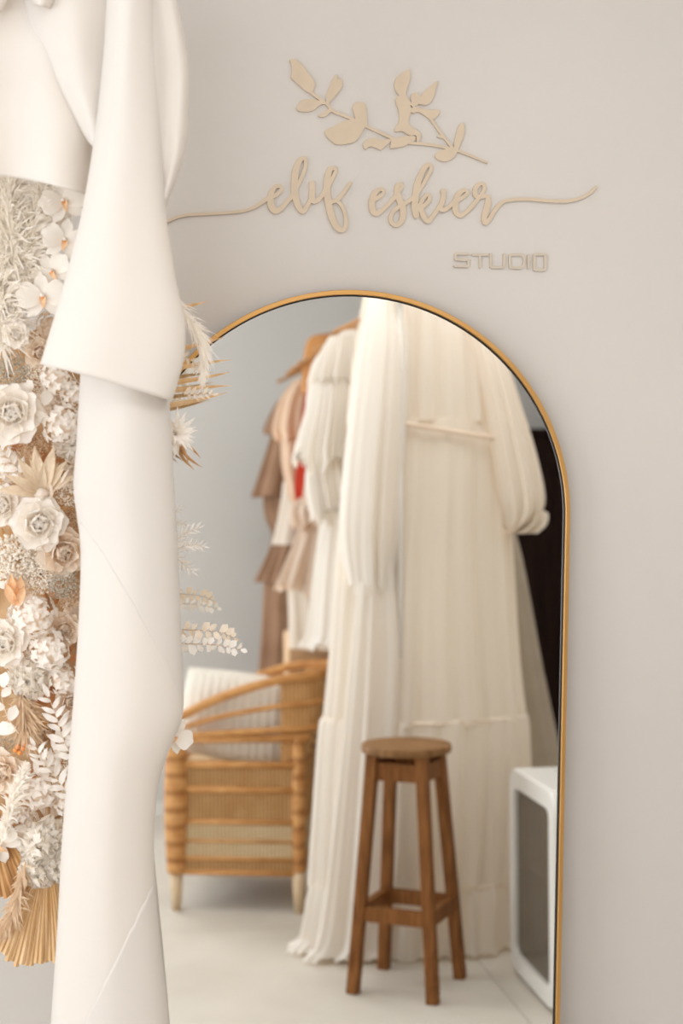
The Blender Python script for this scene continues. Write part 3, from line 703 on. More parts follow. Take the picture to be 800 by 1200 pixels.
rose(19, 393, 15, 'small white rose with russet heart below the orchids', 'petal_white', .05, .1, .07, heart='orange_heart')
rose(45, 412, 17, 'flat creamy bloom tucked against the cloth corner', 'petal_cream', .3, -.2, .03, 'bloom')
hydrangea(34, 300, 30, 'pale cream florets deep behind the upper plumes', 'petal_white', 20, -.02)
hydrangea(8, 330, 30, 'white florets deep behind the plume at left edge', 'petal_white', 20, -.02)
hydrangea(60, 250, 26, 'white florets deep behind the topmost orchid', 'petal_white', 20, -.03)
hydrangea(38, 330, 22, 'pale cream florets deep behind the orchids', 'petal_cream', 18, -.01)
puff('statice_cluster', 10, 440, 27, 'grey-brown fuzzy cluster left of the cloth corner', 'fluff_grey', 'dried flowers', 520, .03)
puff('statice_cluster', 44, 440, 20, 'fine cream dried cluster below the cloth corner', 'fluff', 'dried flowers', 420, .02)
hydrangea(66, 445, 22, 'white hydrangea just below the cloth hem', off=.035)
hydrangea(86, 462, 18, 'small white hydrangea against the drape edge', off=.03)
rose(14, 484, 34, 'large full white rose cut by the left edge', 'petal_white', -.05, .1, .07)
sprig('honesty_sprig', [(62,500),(52,478),(44,464),(36,452)], -.36, 'translucent round seed pods right of the large rose', 'seed pods', 'round', 'petal_orchid', 4, 22)
hydrangea(74, 497, 27, 'large white hydrangea right of the large full rose', off=.045)
blades('rust_leaf', 28, 508, -.28, [(-2,512),(2,523),(14,528)], 'short rust-orange leaf under the large full rose', 'rust', 18)
puff('gypsophila', 39, 522, 18, 'sandy cluster of tiny buds above the beige star flower', 'fluff_tan', 'dried flowers', 420, .05)
sprig('leaf_spray', [(28,560),(12,540),(-4,520)], -.33, 'white leafy spray at left edge beside the star flower', 'leaf spray', 'leaf', 'petal_white', 9, 24)
hydrangea(6, 545, 22, 'white hydrangea at left edge beside the star flower', off=.02)
# beige star flower
pf = root('star_flower', 50, 578, yd(50, .06), 1, 'large beige star flower with long pointed petals', 'flower', 0, 0, 0)
pf.scale = (1, 1, 1); pf.rotation_quaternion = Quaternion()
PB = [petal_mesh('petal', 1, .20, .35, .10, .62, .15, 'petal_beige', 9, 6, .05, 70+k) for k in range(3)]
u_ = mpp(yd(50, .06))
for k, (ang, L) in enumerate([(172, 52), (150, 48), (122, 52), (98, 58), (76, 60), (55, 50), (32, 44), (108, 44), (138, 40), (64, 42)]):
    d = Vector((math.cos(rad(ang)), -.35+.05*(k > 6), math.sin(rad(ang)))).normalized(); nr = Vector((0, -1, .3)); nr = (nr-d*nr.dot(d)).normalized(); xx = d.cross(nr)
    M4 = Matrix((xx, d, nr)).transposed().to_4x4() @ Matrix.Scale(L*u_, 4); M4.translation = Vector((0, .004*(k > 6), 0)); child('petal', PB[k % 3], pf, M4)
child('flower_heart', blob('flower_heart', 'petal_cream', 7, 9, 9*u_, 7*u_, .4), pf, Matrix.Translation((0, -.008, 0)))
sprig('curled_leaf', [(58,588),(66,572),(78,562),(92,560)], -.37, 'thin curled cream leaf arching beside the drape', 'leaf', 'narrow', 'petal_cream', 5, 26, ang=25)
carnation(85, 520, 22, 'frilly white bloom behind the star flower by the drape', .01)
puff('gypsophila', 80, 580, 15, 'white speckled cluster under the curled cream leaf', 'fluff', 'dried flowers', 300, .05)
blades('rust_leaf', 62, 604, -.33, [(92,572),(96,584),(90,594)], 'brown pointed leaves under the curled cream leaf', 'palm_dark', 10)
rose(4, 592, 24, 'white rose cut by left edge below the star flower', 'petal_white', -.2, .1, .05)
rose(45, 613, 30, 'open white garden rose in the middle of the flowers', 'petal_white', .12, .05, .075)
puff('thistle_ball', 86, 606, 18, 'sandy fuzzy ball between the garden rose and drape', 'fluff_tan', 'dried flowers', 620, .03, bs=.05, flat=1)
rose(73, 646, 28, 'creamy rose tucked lower right of the garden rose', 'petal_cream', .2, -.1, .05)
puff('gypsophila', 20, 655, 33, 'wide cream cluster of tiny flowers below the garden rose', 'fluff', 'dried flowers', 900, .05)
puff('gypsophila', 46, 672, 26, 'cream cluster of tiny flowers above the peach bud', 'fluff', 'dried flowers', 600, .045)
sprig('leaf_spray', [(14,690),(4,670),(-6,650)], -.34, 'white pointed leaves at left edge beside the peach bud', 'leaf spray', 'leaf', 'petal_white', 7, 22)
# peach bud of upright petals
tb = thing('peach_bud', at(20, 708, yd(20, .07)), 'peach-orange bud with upright pointed petals', 'bud')
u_ = mpp(yd(20, .07)); PBm = petal_mesh('petal', 1, .26, .5, -.05, .5, .1, 'petal_peach', 7, 5, .04, 88)
for ang, L, yy in ((97, 40, 0), (82, 38, -.004), (70, 28, -.010), (112, 32, -.008), (90, 34, .006)):
    d = Vector((math.cos(rad(ang)), -.25, math.sin(rad(ang)))).normalized(); nr = Vector((.35*(1 if ang < 90 else -1), -1, .2)); nr = (nr-d*nr.dot(d)).normalized(); xx = d.cross(nr)
    M4 = Matrix((xx, d, nr)).transposed().to_4x4() @ Matrix.Scale(L*u_, 4); M4.translation = (0, yy, 0); child('petal', PBm, tb, M4)
puff('statice_cluster', 74, 684, 20, 'grey-green speckled cluster beside the drape', 'fluff_grey', 'dried flowers', 480, .05)
puff('statice_cluster', 84, 700, 16, 'sandy speckled cluster below the grey-green one', 'fluff_tan', 'dried flowers', 380, .045)
hydrangea(38, 722, 29, 'full white hydrangea below the peach bud', off=.06, n=30)
rose(6, 752, 28, 'white rose cut by left edge below the peach bud', 'petal_white', -.15, .05, .075)
rose(75, 737, 19, 'small cream rose deep beside the drape', 'petal_cream', .1, 0, .03)
hydrangea(58, 762, 27, 'white hydrangea right of the lower left rose', off=.055, n=30)
sprig('berry_leaf', [(30,770),(24,756),(22,744)], -.345, 'short rust leaves between lower left rose and hydrangea', 'leaf', 'leaf', 'rust', 4, 16, 'stem_tan')
carnation(34, 795, 27, 'frilly white bloom below the two hydrangeas', .05)
hydrangea(74, 796, 22, 'white hydrangea above the round rust leaf', off=.04)
sprig('honesty_sprig', [(22,860),(10,842),(2,818),(4,800)], -.375, 'white round seed pods at left edge above the wispy tuft', 'seed pods', 'round', 'petal_orchid', 5, 26)
blades('rust_leaf', 58, 828, -.31, [(46,806),(58,800),(72,806)], 'round rust-brown leaf below the hydrangea by the drape', 'rust', 24)
plume([(24,808),(28,830),(30,850),(34,872)], -.35, 'sandy wispy tuft hanging at lower left', 'fluff_tan', 26, 900, 'dried grass', 'stem_tan', .7)
sprig('leaf_spray', [(86,890),(74,866),(66,840),(56,814)], -.365, 'white leafy spray rising right of the wispy tuft', 'leaf spray', 'leaf', 'petal_white', 14, 25)
sprig('leaf_spray', [(44,910),(58,890),(72,868),(86,848)], -.36, 'white leafy spray crossing towards the drape', 'leaf spray', 'leaf', 'petal_white', 13, 24)
sprig('leaf_spray', [(84,935),(66,912),(50,890),(40,872)], -.37, 'lower white leafy spray below the wispy tuft', 'leaf spray', 'leaf', 'petal_white', 14, 25)
rose(80, 822, 17, 'pale cream rose half hidden beside the drape', 'petal_cream', .3, 0, .03)
by_ = thing('berry_twig', at(12, 884, -.36), 'tiny red-orange berries on a dark twig', 'berries')
MB().tube([at(8,886,-.36), at(18,882,-.362), at(30,872,-.362)], .0009, 6).build('twig', 'stem_tan', by_, True)
bm_ = blob('berry', 'orange_heart', 6, 8, .0042, .0042, .05)
for x, y in ((18,879),(23,882),(27,877),(29,871),(21,875)):
    child('berry', bm_, by_, Matrix.Translation(at(x, y, -.364)-by_.location))
puff('statice_cluster', 6, 868, 16, 'dark brown-grey cluster at left edge by the berries', 'fluff_grey', 'dried flowers', 300, .03)
rose(4, 903, 26, 'pale cream rose cut by left edge below the berries', 'petal_cream', -.2, -.05, .06)
puff('gypsophila', 80, 905, 20, 'cream grassy cluster beside the drape at lower left', 'fluff', 'dried flowers', 450, .03)
hydrangea(46, 925, 25, 'white hydrangea above the big frilly bloom', off=.055)
plume([(2,990),(10,955),(20,925),(30,900)], -.385, 'cream grass plume rising at lower left edge', 'fluff', 20, 600, spread=.4)
hydrangea(80, 940, 19, 'small white hydrangea beside drape above the frilly bloom', off=.04)
carnation(50, 985, 33, 'big frilly white bloom above the palm fan', .06)
carnation(66, 1012, 26, 'frilly white bloom beside drape above the palm fan', .05)
carnation(44, 1020, 24, 'lowest frilly white bloom resting on the palm fan', .065)
hydrangea(28, 960, 18, 'pale hydrangea left of the big frilly bloom', off=.03)
orchid(-2, 985, 34, 'white drooping petals cut by lower left edge', .08, -.2, -.3, .9)
for k, (x, y) in enumerate(((20,470),(58,540),(20,625),(58,705),(14,800),(88,760),(60,850),(22,920),(88,640),(88,880))):
    sprig('rust_foliage', [(x-16,y+18),(x,y),(x+14,y-18)], -.262, 'rust-brown dried foliage deep between the white flowers', 'foliage', 'leaf', 'rust' if k % 2 else 'palm_dark', 7, 24, 'stem_tan', group='rust foliage between the flowers')
for x, y, t in ((20,580,'behind the left rose under the star flower'), (20,770,'behind the lower left rose'), (60,945,'behind the big frilly bloom'), (88,560,'behind the curled cream leaf'), (88,720,'behind the small rose by the drape'),
                (60,385,'behind the lowest orchid'), (20,300,'behind the upper plumes'), (86,850,'behind the white leafy sprays'), (56,470,'behind the seed pods'), (40,860,'behind the wispy tuft')):
    hydrangea(x, y, 22, 'pale cream hydrangea deep '+t, 'petal_cream', 16, -.045)['group'] = 'cream hydrangeas deep between the flowers'
# hidden side behind the drape and beyond the left edge
for k, (x, y) in enumerate(((130,480),(150,560),(135,650),(150,740),(140,830),(140,300),(150,390),(-40,380),(-45,480),(-42,580),(-45,690),(-42,800),(-40,900))):
    hydrangea(x, y, 32, 'white hydrangea on the side of the flowers out of sight', n=20, off=.0)['group'] = 'hydrangeas on the hidden sides'

# ---- palm fans at the bottom
fan('palm_fan', -22, 925, -.33, -92, -42, 140, 15, 'brown palm fan behind, cut by the lower left edge', 'palm_dark')
fan('palm_fan', 56, 985, -.35, -121, -79, 152, 19, 'pleated tan palm fan hanging below the white blooms', 'palm')
plume([(30,1010),(22,1045),(12,1075),(2,1095)], -.385, 'thin cream grass lying over the palm fans', 'fluff_tan', 20, 420, 'dried grass', 'stem_tan', .45)

# ---- what sticks out to the right of the drape
blades('spiky_palm', 150, 452, -.26, [(245,350.5),(263,392),(271,418.5),(270,433),(272,449),(266,457)], 'spiky orange-brown palm leaf sticking out over the mirror frame', 'palm', 6.5, bases=[(150,383),(150,418),(150,447),(150,452),(150,468),(150,480)])
plume([(190,330),(212,362),(228,385),(238,410),(238,445)], -.37, 'white feathery plume curling down beside the drape over the frame', hair=24, n=420, spread=.32, width=.0005)
sprig('white_floret_sprig', [(200,430),(212,418),(226,424),(232,432)], -.35, 'cream floret sprig under the curling plume', 'leaf spray', 'leaf', 'petal_cream', 11, 15)
sprig('white_floret_sprig', [(215,462),(232,462),(250,462)], -.33, 'small cream sprig along the lowest palm spike', 'leaf spray', 'leaf', 'petal_cream', 10, 13)
ra = root('ragged_flower', 203, 508, -.40, 30, 'white ragged flower at drape edge in front of mirror', 'flower', .35, .1)
RP = [petal_mesh('petal', 1, .17, .3, .12, .7, .3, 'petal_white', 6, 4, .08, 90+k) for k in range(3)]
for k in range(26): child('petal', RP[k % 3], ra, PM(k*2.39996, .04, rad(70-66*k/26+R_.uniform(-8, 8)), R_.uniform(.8, 1.1)))
blades('brown_stalk', 205, 515, -.37, [(235,534),(237,545),(221,541),(228,548)], 'short brown stalks below the white ragged flower', 'palm_dark', 4, 'stalks')
for k in range(3):
    sprig('white_ruscus', [(x, y, .01*k) for x, y in (((190,650),(204,636),(218,624),(234,618)), ((190,650),(210,642),(226,638),(240,641)), ((190,650),(204,652),(214,660),(226,670)))[k]], -.37,
          ('top', 'middle', 'lowest')[k]+' white feathery leaf twig at the drape edge before the mirror', 'leaf twig', 'narrow', 'petal_white', 16, 17, ang=38, jit=.5)
sprig('eucalyptus_sprig', [(190,738),(216,738),(240,739),(262,742),(275,748)], -.34, 'upper cream round-leaved twig in front of mirror', 'leaf twig', 'round', 'petal_cream', 18, 15, 'stem_tan', 60, jit=.9)
sprig('eucalyptus_sprig', [(190,750),(214,754),(240,755),(262,757),(284,762)], -.355, 'lower cream round-leaved twig in front of mirror', 'leaf twig', 'round', 'petal_white', 22, 16, 'stem_tan', 60, jit=.9)
orchid(204, 862, 24, 'white orchid petals peeking out at the drape edge', .12, .3, .1, -.6)
# ------------------------------------------------------------------ the room seen in the mirror: stool
sc = Vector((0.885, -1.793, 0)); SZ = .752
stl = thing('bar_stool', sc, 'tall brown wooden stool with round seat standing before the cream gown', 'stool')
ang0 = math.atan2(-1.624+1.959, .921-.843)
def corner(k, t):                                  # t = 0 floor .. 1 underside of seat
    a = ang0 + k*PI/2; h = .183+(.112-.183)*t; return sc + Vector((math.cos(a)*h, math.sin(a)*h, (SZ-.026)*t))
n = 48; V = []; 
for r_, z in ((.118, -.026), (.138, -.024), (.141, -.018), (.141, -.006), (.138, 0.0), (.10, .0005), (.0, .0005)):
    V += [sc+Vector((r_*math.cos(2*PI*k/n), r_*math.sin(2*PI*k/n), SZ+z)) for k in range(n)]
obj('seat', V, grid_faces(7, n, True)+[tuple(range(n))[::-1]], 'wood_seat', stl, False)
def legup(k): a = ang0+k*PI/2+PI/4; return (math.cos(a), math.sin(a), 0)
for k in range(4):
    bevel(MB().bar(corner(k, 0.0), corner(k, 1.0), .036, .036, legup(k)).build('leg', 'wood_stool', stl), .003)
for k in range(4):
    a, b = corner(k, .93), corner(k+1, .93); MB().bar(a, b, .02, .055).build('apron', 'wood_stool', stl)
for k in range(4):
    a, b = corner(k, .335+.0*(k % 2)), corner(k+1, .335); MB().bar(a, b, .024, .045).build('stretcher', 'wood_stool', stl)

# ------------------------------------------------------------------ white cabinet with glass door
cx0, cx1, cy0, cy1, cz1 = 1.245, 1.66, -1.905, -1.425, .655
cb = thing('display_cabinet', ((cx0+cx1)/2, (cy0+cy1)/2, 0), 'low white cabinet with rounded corners and dark glass door beside stool', 'cabinet')
def rrect(y0, y1, z0, z1, r_, n=8):
    P = []
    for cy, cz, a0 in ((y1-r_, z1-r_, 0), (y0+r_, z1-r_, 90), (y0+r_, z0+r_, 180), (y1-r_, z0+r_, 270)):
        P += [(cy+r_*math.cos(rad(a0+90*k/n)), cz+r_*math.sin(rad(a0+90*k/n))) for k in range(n+1)]
    return P
out, inn = rrect(cy0, cy1, .008, cz1, .065), rrect(cy0+.055, cy1-.055, .07, cz1-.06, .03)
m_ = len(out); V = []
for x, P in ((cx1, out), (cx0+.008, out), (cx0, [(y+(0.006 if y < (cy0+cy1)/2 else -.006), z+(.006 if z < .33 else -.006)) for y, z in out]), (cx0, inn), (cx0+.03, inn)):
    V += [(x, y, z) for y, z in P]
obj('body', V, grid_faces(5, m_, True)+[tuple(range(m_))[::-1]], 'cab_white', cb, False)
box(cx0+.012, cx0+.018, cy0+.05, cy1-.05, .065, cz1-.055).build('door_glass', 'cab_glass', cb)
box(cx0+.10, cx0+.105, cy0+.056, cy1-.056, .07, cz1-.06).build('inner_back', 'cab_dark', cb)
box(cx0+.035, cx0+.10, cy0+.057, cy1-.057, .35, .358).build('shelf', 'cab_dark', cb)
MB().bar((cx0+.06, cy1-.12, .075), (cx0+.085, cy1-.20, .56), .05, .015, (1, 0, 0)).build('dark_board', 'dark_wood', cb)
for k in range(5): box(cx1-.30+.05*k, cx1-.285+.05*k, cy0+.12, cy1-.12, cz1-.002, cz1+.003).build('vent_slat', 'grey_box', cb)
for y in (cy0+.06, cy1-.06):
    for x in (cx0+.06, cx1-.06): box(x-.02, x+.02, y-.02, y+.02, 0, .009).build('foot', 'cab_dark', cb)

# ------------------------------------------------------------------ dark wardrobe
wx0, wx1, wy0, wy1, wz = 1.66, 2.27, -4.47, -3.88, 1.875
wd = thing('wardrobe', ((wx0+wx1)/2, (wy0+wy1)/2, 0), 'almost black wooden wardrobe standing in the far corner behind the gown', 'wardrobe')
bevel(box(wx0, wx1, wy0, wy1, .05, wz-.03).build('body', 'dark_wood', wd), .004)
box(wx0-.015, wx1+.015, wy0, wy1+.015, wz-.03, wz).build('top_board', 'dark_wood', wd)
box(wx0+.02, wx1-.02, wy0+.02, wy1-.02, 0, .05).build('plinth', 'dark_wood', wd)
mid = (wx0+wx1)/2
for s_, (a, b) in enumerate(((wx0+.015, mid-.002), (mid+.002, wx1-.015))):
    d_ = bevel(box(a, b, wy1, wy1+.02, .08, wz-.05).build('door', 'dark_wood', wd), .003)
    for z0, z1 in ((.14, .85), (.93, wz-.12)): box(a+.05-(wd.location.x), b-.05-wd.location.x, wy1+.02-wd.location.y, wy1+.028-wd.location.y, z0, z1).build('door_panel', 'dark_wood', d_, origin=(0,0,0))
# ------------------------------------------------------------------ clothes rail
RX, RZ = 0.925, 2.215
rk = thing('clothes_rail', (RX, -3.1, 0), 'long wooden clothes rail carrying the gowns', 'clothes rail')
MB().tube([(RX, -2.02, RZ), (RX, -3.98, RZ)], .016, 12).build('rod', 'rail_wood', rk, True)
MB().tube([(RX, -3.97, RZ), (RX, -4.005, RZ)], [.024, .02], 12).build('end_knob', 'rail_wood', rk, True)
MB().tube([(RX, -2.03, RZ), (RX, -1.995, RZ)], [.024, .02], 12).build('end_knob', 'rail_wood', rk, True)
for y in (-2.07, -3.80):
    MB().tube([(RX, y, .02), (RX, y, RZ)], .012, 12).build('upright', 'rail_metal', rk, True)
    MB().tube([(RX-.22, y, .012), (RX+.22, y, .012)], .012, 12).build('foot_bar', 'rail_metal', rk, True)
MB().tube([(RX, -2.07, .014), (RX, -3.80, .014)], .010, 12).build('base_bar', 'rail_metal', rk, True)

# ------------------------------------------------------------------ garments
def cloth(name, prof, yc, m, parent, pleats=14, amp=.03, rows=None, seg=160, ph=0.0, rag=0.0, grow=True, ysh=0.0):
    """hanging cloth tube; prof rows are (z, x_left, x_right, half_depth)"""
    C4 = []
    P = [Vector((a, b, c)) for a, b, c, d in prof]; D_ = [Vector((d, 0, 0)) for *_, d in prof]
    per = max(3, (rows or 44)//max(1, len(prof)-1)); A_ = catmull(P, per); B_ = catmull(D_, per); nr = len(A_); V = []
    for i in range(nr):
        z, xl, xr = A_[i]; dp = max(.01, B_[i].x); t = i/(nr-1); am = amp*((.25+.75*t) if grow else 1.0)
        for j in range(seg):
            a = 2*PI*j/seg
            wa = 2.6*noise.noise(Vector((math.cos(a)*1.7+ph*3, math.sin(a)*1.7, z*.35)))
            rp = .62*math.sin(pleats*a+ph+wa) + .45*math.sin((pleats*.43//1)*a+2.1*ph-wa) + .40*math.sin((pleats*1.9//1)*a+wa*1.7+ph) + .9*noise.noise(Vector((math.cos(a)*3.3+ph, math.sin(a)*3.3, z*1.1)))
            k = am*rp; zz = z
            if rag and i == nr-1: zz += rag*noise.noise(Vector((a*6, ph, 0)))
            V.append(((xl+xr)/2+(xr-xl)/2*math.cos(a)*(1+k*.35)+k*.10*math.cos(a), yc+ysh*t+(dp*math.sin(a))*(1+k)+k*.22*math.sin(a), max(.006, zz)))
    o = obj(name, V, grid_faces(nr, seg, True), m, parent, True)
    return o
def hanger(parent, y, x=RX):
    MB().tube(catmull([(x, y, RZ+.018), (x+.018, y, RZ+.03), (x+.024, y, RZ+.005), (x, y, RZ-.03), (x, y, RZ-.06)], 5), .002, 6).build('hanger_hook', 'rail_metal', parent, True)
    MB().tube(catmull([(x-.2, y, RZ-.13), (x-.08, y, RZ-.075), (x, y, RZ-.055), (x+.08, y, RZ-.075), (x+.2, y, RZ-.13)], 6), .008, 8).build('hanger', 'rail_wood', parent, True)
def ruffle(name, pts, m, parent, h=.06, flare=.05, waves=24, th=.02, ph=0.0, nrm=(0,1,0)):
    """frilled strip along a 3-D path, standing off and hanging down"""
    C3 = catmull(pts, 14); V = []; nn = len(C3); nv = Vector(nrm)
    for i in range(5):
        t = i/4
        for j, c in enumerate(C3):
            s_ = j/(nn-1); wv = math.sin(2*PI*waves*s_+ph)+.5*math.sin(2*PI*waves*.37*s_+2)
            V.append(c+nv*(th+flare*t*(.6+.5*wv*t))+Vector((.012*wv*t, 0, -h*t*(1+.12*math.sin(2*PI*waves*.5*s_)))))
    o = obj(name, V, grid_faces(5, nn), m, parent, True); so = o.modifiers.new('cloth', 'SOLIDIFY'); so.thickness = .0015
    return o

# main cream gown in front
GY = -2.22
g1 = thing('cream_gown', (1.02, GY, 0), 'huge cream tiered gown with puffed sleeve hanging in front of the rail', 'gown')
cloth('bodice', [(2.27, .86, 1.22, .05), (2.20, .835, 1.27, .09), (2.0, .80, 1.31, .12), (1.78, .775, 1.335, .13)], GY, 'gown', g1, 19, .034, 24, ph=.4, grow=False)
cloth('skirt', [(1.79, .775, 1.335, .13), (1.60, .765, 1.34, .145), (1.36, .738, 1.345, .155), (.975, .708, 1.365, .17), (.765, .688, 1.385, .18)], GY, 'gown', g1, 21, .04, 40, ph=1.1)
cloth('middle_tier', [(.785, .690, 1.383, .178), (.74, .675, 1.40, .185), (.45, .655, 1.40, .19), (.215, .64, 1.385, .195)], GY, 'gown', g1, 27, .045, 30, ph=2.0)
cloth('hem_tier', [(.235, .645, 1.383, .19), (.19, .63, 1.40, .20), (.08, .612, 1.395, .21), (.012, .60, 1.395, .22)], GY, 'gown', g1, 31, .055, 24, ph=3.0, rag=.03)
ws = [(.80, GY+.125, 1.80), (.90, GY+.145, 1.775), (1.02, GY+.152, 1.755), (1.15, GY+.148, 1.735), (1.27, GY+.125, 1.72), (1.33, GY+.07, 1.715)]
MB().tube(catmull(ws, 8), .008, 8).build('waist_seam', 'seam', g1, True)
for z, dp, x0, x1 in ((.775, .188, .70, 1.38), (.225, .20, .65, 1.385)):
    MB().tube(catmull([((x0+x1)/2-(x1-x0)/2*math.cos(PI*k/10), GY+dp*math.sin(PI*k/10), z+.004*math.sin(k*2.3)) for k in range(11)], 5), .003, 6).build('tier_seam', 'seam', g1, True)
cloth('sleeve', [(2.19, 1.14, 1.24, .05), (2.0, 1.18, 1.305, .09), (1.83, 1.215, 1.36, .10), (1.68, 1.24, 1.405, .105), (1.53, 1.27, 1.435, .10), (1.46, 1.29, 1.415, .08), (1.415, 1.30, 1.36, .05)], GY+.07, 'gown', g1, 9, .05, 40, ph=.9)
cloth('cuff', [(1.485, 1.36, 1.40, .03), (1.47, 1.35, 1.435, .06), (1.43, 1.33, 1.42, .07), (1.40, 1.29, 1.38, .06)], GY+.07, 'gown', g1, 14, .16, 8, ph=.2)
cloth('sleeve', [(2.20, .84, .95, .05), (2.05, .805, .97, .10), (1.80, .77, .965, .12), (1.58, .745, .955, .12), (1.40, .735, .945, .115), (1.22, .76, .92, .10)], GY+.075, 'gown_ivory', g1, 9, .035, 40, ph=2.9, rag=.10)
cloth('front_panel', [(1.36, .80, .90, .03), (1.0, .76, .93, .045), (.5, .71, .925, .05), (.10, .655, .93, .055), (.015, .60, .93, .06)], GY+.13, 'gown_ivory', g1, 7, .08, 30, ph=.3, ysh=.025, rag=.03)
cloth('floor_puddle', [(.06, .63, .74, .05), (.03, .585, .76, .07), (.012, .555, .77, .09)], GY+.02, 'gown_ivory', g1, 9, .10, 10, ph=.8, rag=.02)
hanger(g1, GY)

# ivory ruffled robe behind it
Y2 = -2.72
g2 = thing('ruffled_robe', (RX, Y2, 0), 'ivory robe with layered ruffles hanging left behind the cream gown', 'robe')
cloth('bodice', [(2.16, .84, .97, .05), (2.10, .775, 1.03, .08), (1.99, .715, 1.09, .10), (1.68, .70, 1.10, .11), (1.41, .75, 1.06, .11)], Y2, 'gown_ivory', g2, 12, .05, 30, ph=.1)
cloth('skirt', [(1.43, .745, 1.07, .11), (1.22, .72, 1.09, .13), (1.03, .70, 1.11, .15), (.985, .672, 1.13, .17)], Y2, 'gown_ivory', g2, 15, .05, 24, ph=.8, rag=.04)
cloth('sleeve_ruffle', [(2.13, .78, .86, .06), (2.06, .742, .87, .09), (1.97, .705, .88, .11), (1.95, .725, .87, .10)], Y2+.05, 'gown_ivory', g2, 23, .075, 16, ph=.5, rag=.05)
cloth('sleeve_ruffle', [(1.96, .715, .86, .09), (1.85, .69, .87, .12), (1.71, .652, .87, .14), (1.665, .645, .88, .15)], Y2+.06, 'gown_ivory', g2, 25, .075, 16, ph=1.5, rag=.07)
cloth('sleeve_ruffle', [(1.68, .70, .88, .11), (1.60, .69, .89, .13), (1.52, .70, .90, .14), (1.47, .712, .90, .14)], Y2+.05, 'gown_ivory', g2, 27, .085, 12, ph=2.5, rag=.07)
hanger(g2, Y2)

Y3 = -3.18
g3 = thing('blush_dress', (RX, Y3, 0), 'blush layered tulle dress between the ivory robe and the red dress', 'dress')
cloth('bodice', [(2.1, .84, .97, .05), (2.02, .78, 1.03, .07), (1.75, .77, 1.04, .08), (1.52, .74, 1.07, .10)], Y3, 'blush', g3, 9, .05, ph=.4)
cloth('tulle_layer', [(1.54, .73, 1.08, .10), (1.49, .70, 1.11, .12), (1.42, .715, 1.09, .12)], Y3, 'blush', g3, 15, .12, 10, ph=.4, rag=.03)
cloth('tulle_layer', [(1.44, .74, 1.07, .10), (1.30, .69, 1.12, .12), (1.17, .645, 1.16, .14)], Y3, 'blush', g3, 15, .10, 14, ph=1.4, rag=.04)
cloth('tulle_layer', [(1.19, .68, 1.12, .11), (1.05, .69, 1.12, .115), (.93, .695, 1.11, .12)], Y3, 'pale_linen', g3, 13, .06, 14, ph=2.4)
hanger(g3, Y3)
Y4 = -3.38
g4 = thing('red_dress', (RX, Y4, 0), 'red dress showing as a sliver between pale garments', 'dress')
cloth('bodice', [(2.1, .85, .96, .04), (2.02, .79, 1.02, .06), (1.62, .735, 1.07, .07), (1.50, .742, 1.06, .07), (1.37, .755, 1.05, .07)], Y4, 'red_cloth', g4, 8, .03, ph=.6)
hanger(g4, Y4)
Y5 = -3.58
g5 = thing('peach_blouse', (RX, Y5, 0), 'peach ruffled top above a pale linen skirt on the rail', 'garment')
cloth('collar_ruffle', [(2.06, .76, 1.05, .06), (1.98, .705, 1.10, .09), (1.86, .675, 1.13, .11), (1.80, .685, 1.12, .11)], Y5, 'peach', g5, 15, .10, 16, ph=.2, rag=.03)
cloth('body', [(1.83, .70, 1.11, .08), (1.69, .705, 1.10, .09), (1.60, .725, 1.08, .09), (1.52, .745, 1.06, .09)], Y5, 'peach', g5, 12, .07, 16, ph=1.3, rag=.02)
cloth('skirt', [(1.62, .715, 1.09, .07), (1.5, .70, 1.10, .07), (1.345, .667, 1.13, .08)], Y5-.03, 'pale_linen', g5, 7, .04, 14, ph=.9)
hanger(g5, Y5)
Y6 = -3.93
g6 = thing('brown_dress', (RX, Y6, 0), 'brown tiered long dress hanging last on the rail by the wall', 'dress')
cloth('bodice', [(2.03, .76, 1.05, .06), (1.98, .72, 1.09, .08), (1.88, .672, 1.14, .09), (1.845, .675, 1.13, .09)], Y6, 'brown_cloth', g6, 12, .08, 14, ph=.2)
cloth('sleeve_tier', [(1.86, .70, 1.11, .08), (1.75, .67, 1.14, .09), (1.56, .612, 1.20, .11)], Y6, 'brown_cloth', g6, 13, .08, 14, ph=.9, rag=.02)
cloth('waist_tier', [(1.58, .655, 1.16, .09), (1.47, .665, 1.15, .10), (1.36, .70, 1.11, .10), (1.17, .625, 1.19, .12)], Y6, 'brown_cloth', g6, 13, .08, 16, ph=1.9)
cloth('skirt', [(1.19, .66, 1.15, .10), (.8, .635, 1.18, .12), (.35, .58, 1.23, .15)], Y6, 'brown_cloth', g6, 13, .08, 20, ph=2.9)
hanger(g6, Y6)
# caramel suede capelet
Y7 = -3.42
g7 = thing('suede_capelet', (RX, Y7, 1.97), 'short caramel brown suede capelet hanging at the top of the rail', 'capelet')
cloth('capelet', [(2.245, .88, .97, .02), (2.225, .81, 1.04, .05), (2.15, .782, 1.07, .07), (1.985, .768, 1.08, .09)], Y7, 'caramel', g7, 5, .02, 16, ph=.2)
hanger(g7, Y7)
g8 = thing('taupe_skirt', (1.35, -2.56, 0), 'taupe flared skirt showing right of the cream gown', 'skirt')
cloth('skirt', [(1.95, 1.0, 1.16, .04), (1.60, 1.05, 1.36, .06), (1.36, 1.10, 1.465, .07), (.90, 1.12, 1.555, .08), (.45, 1.14, 1.65, .09), (.30, 1.14, 1.68, .09)], -2.56, 'taupe', g8, 9, .03, 30, ph=.5)
MB().tube([(1.08, -2.56, 1.94), (1.0, -2.56, RZ-.06), (RX+.03, -2.56, RZ-.02), (RX+.02, -2.56, RZ+.02), (RX, -2.56, RZ+.022)], .003, 8).build('hanger_hook', 'rail_metal', g8, True)
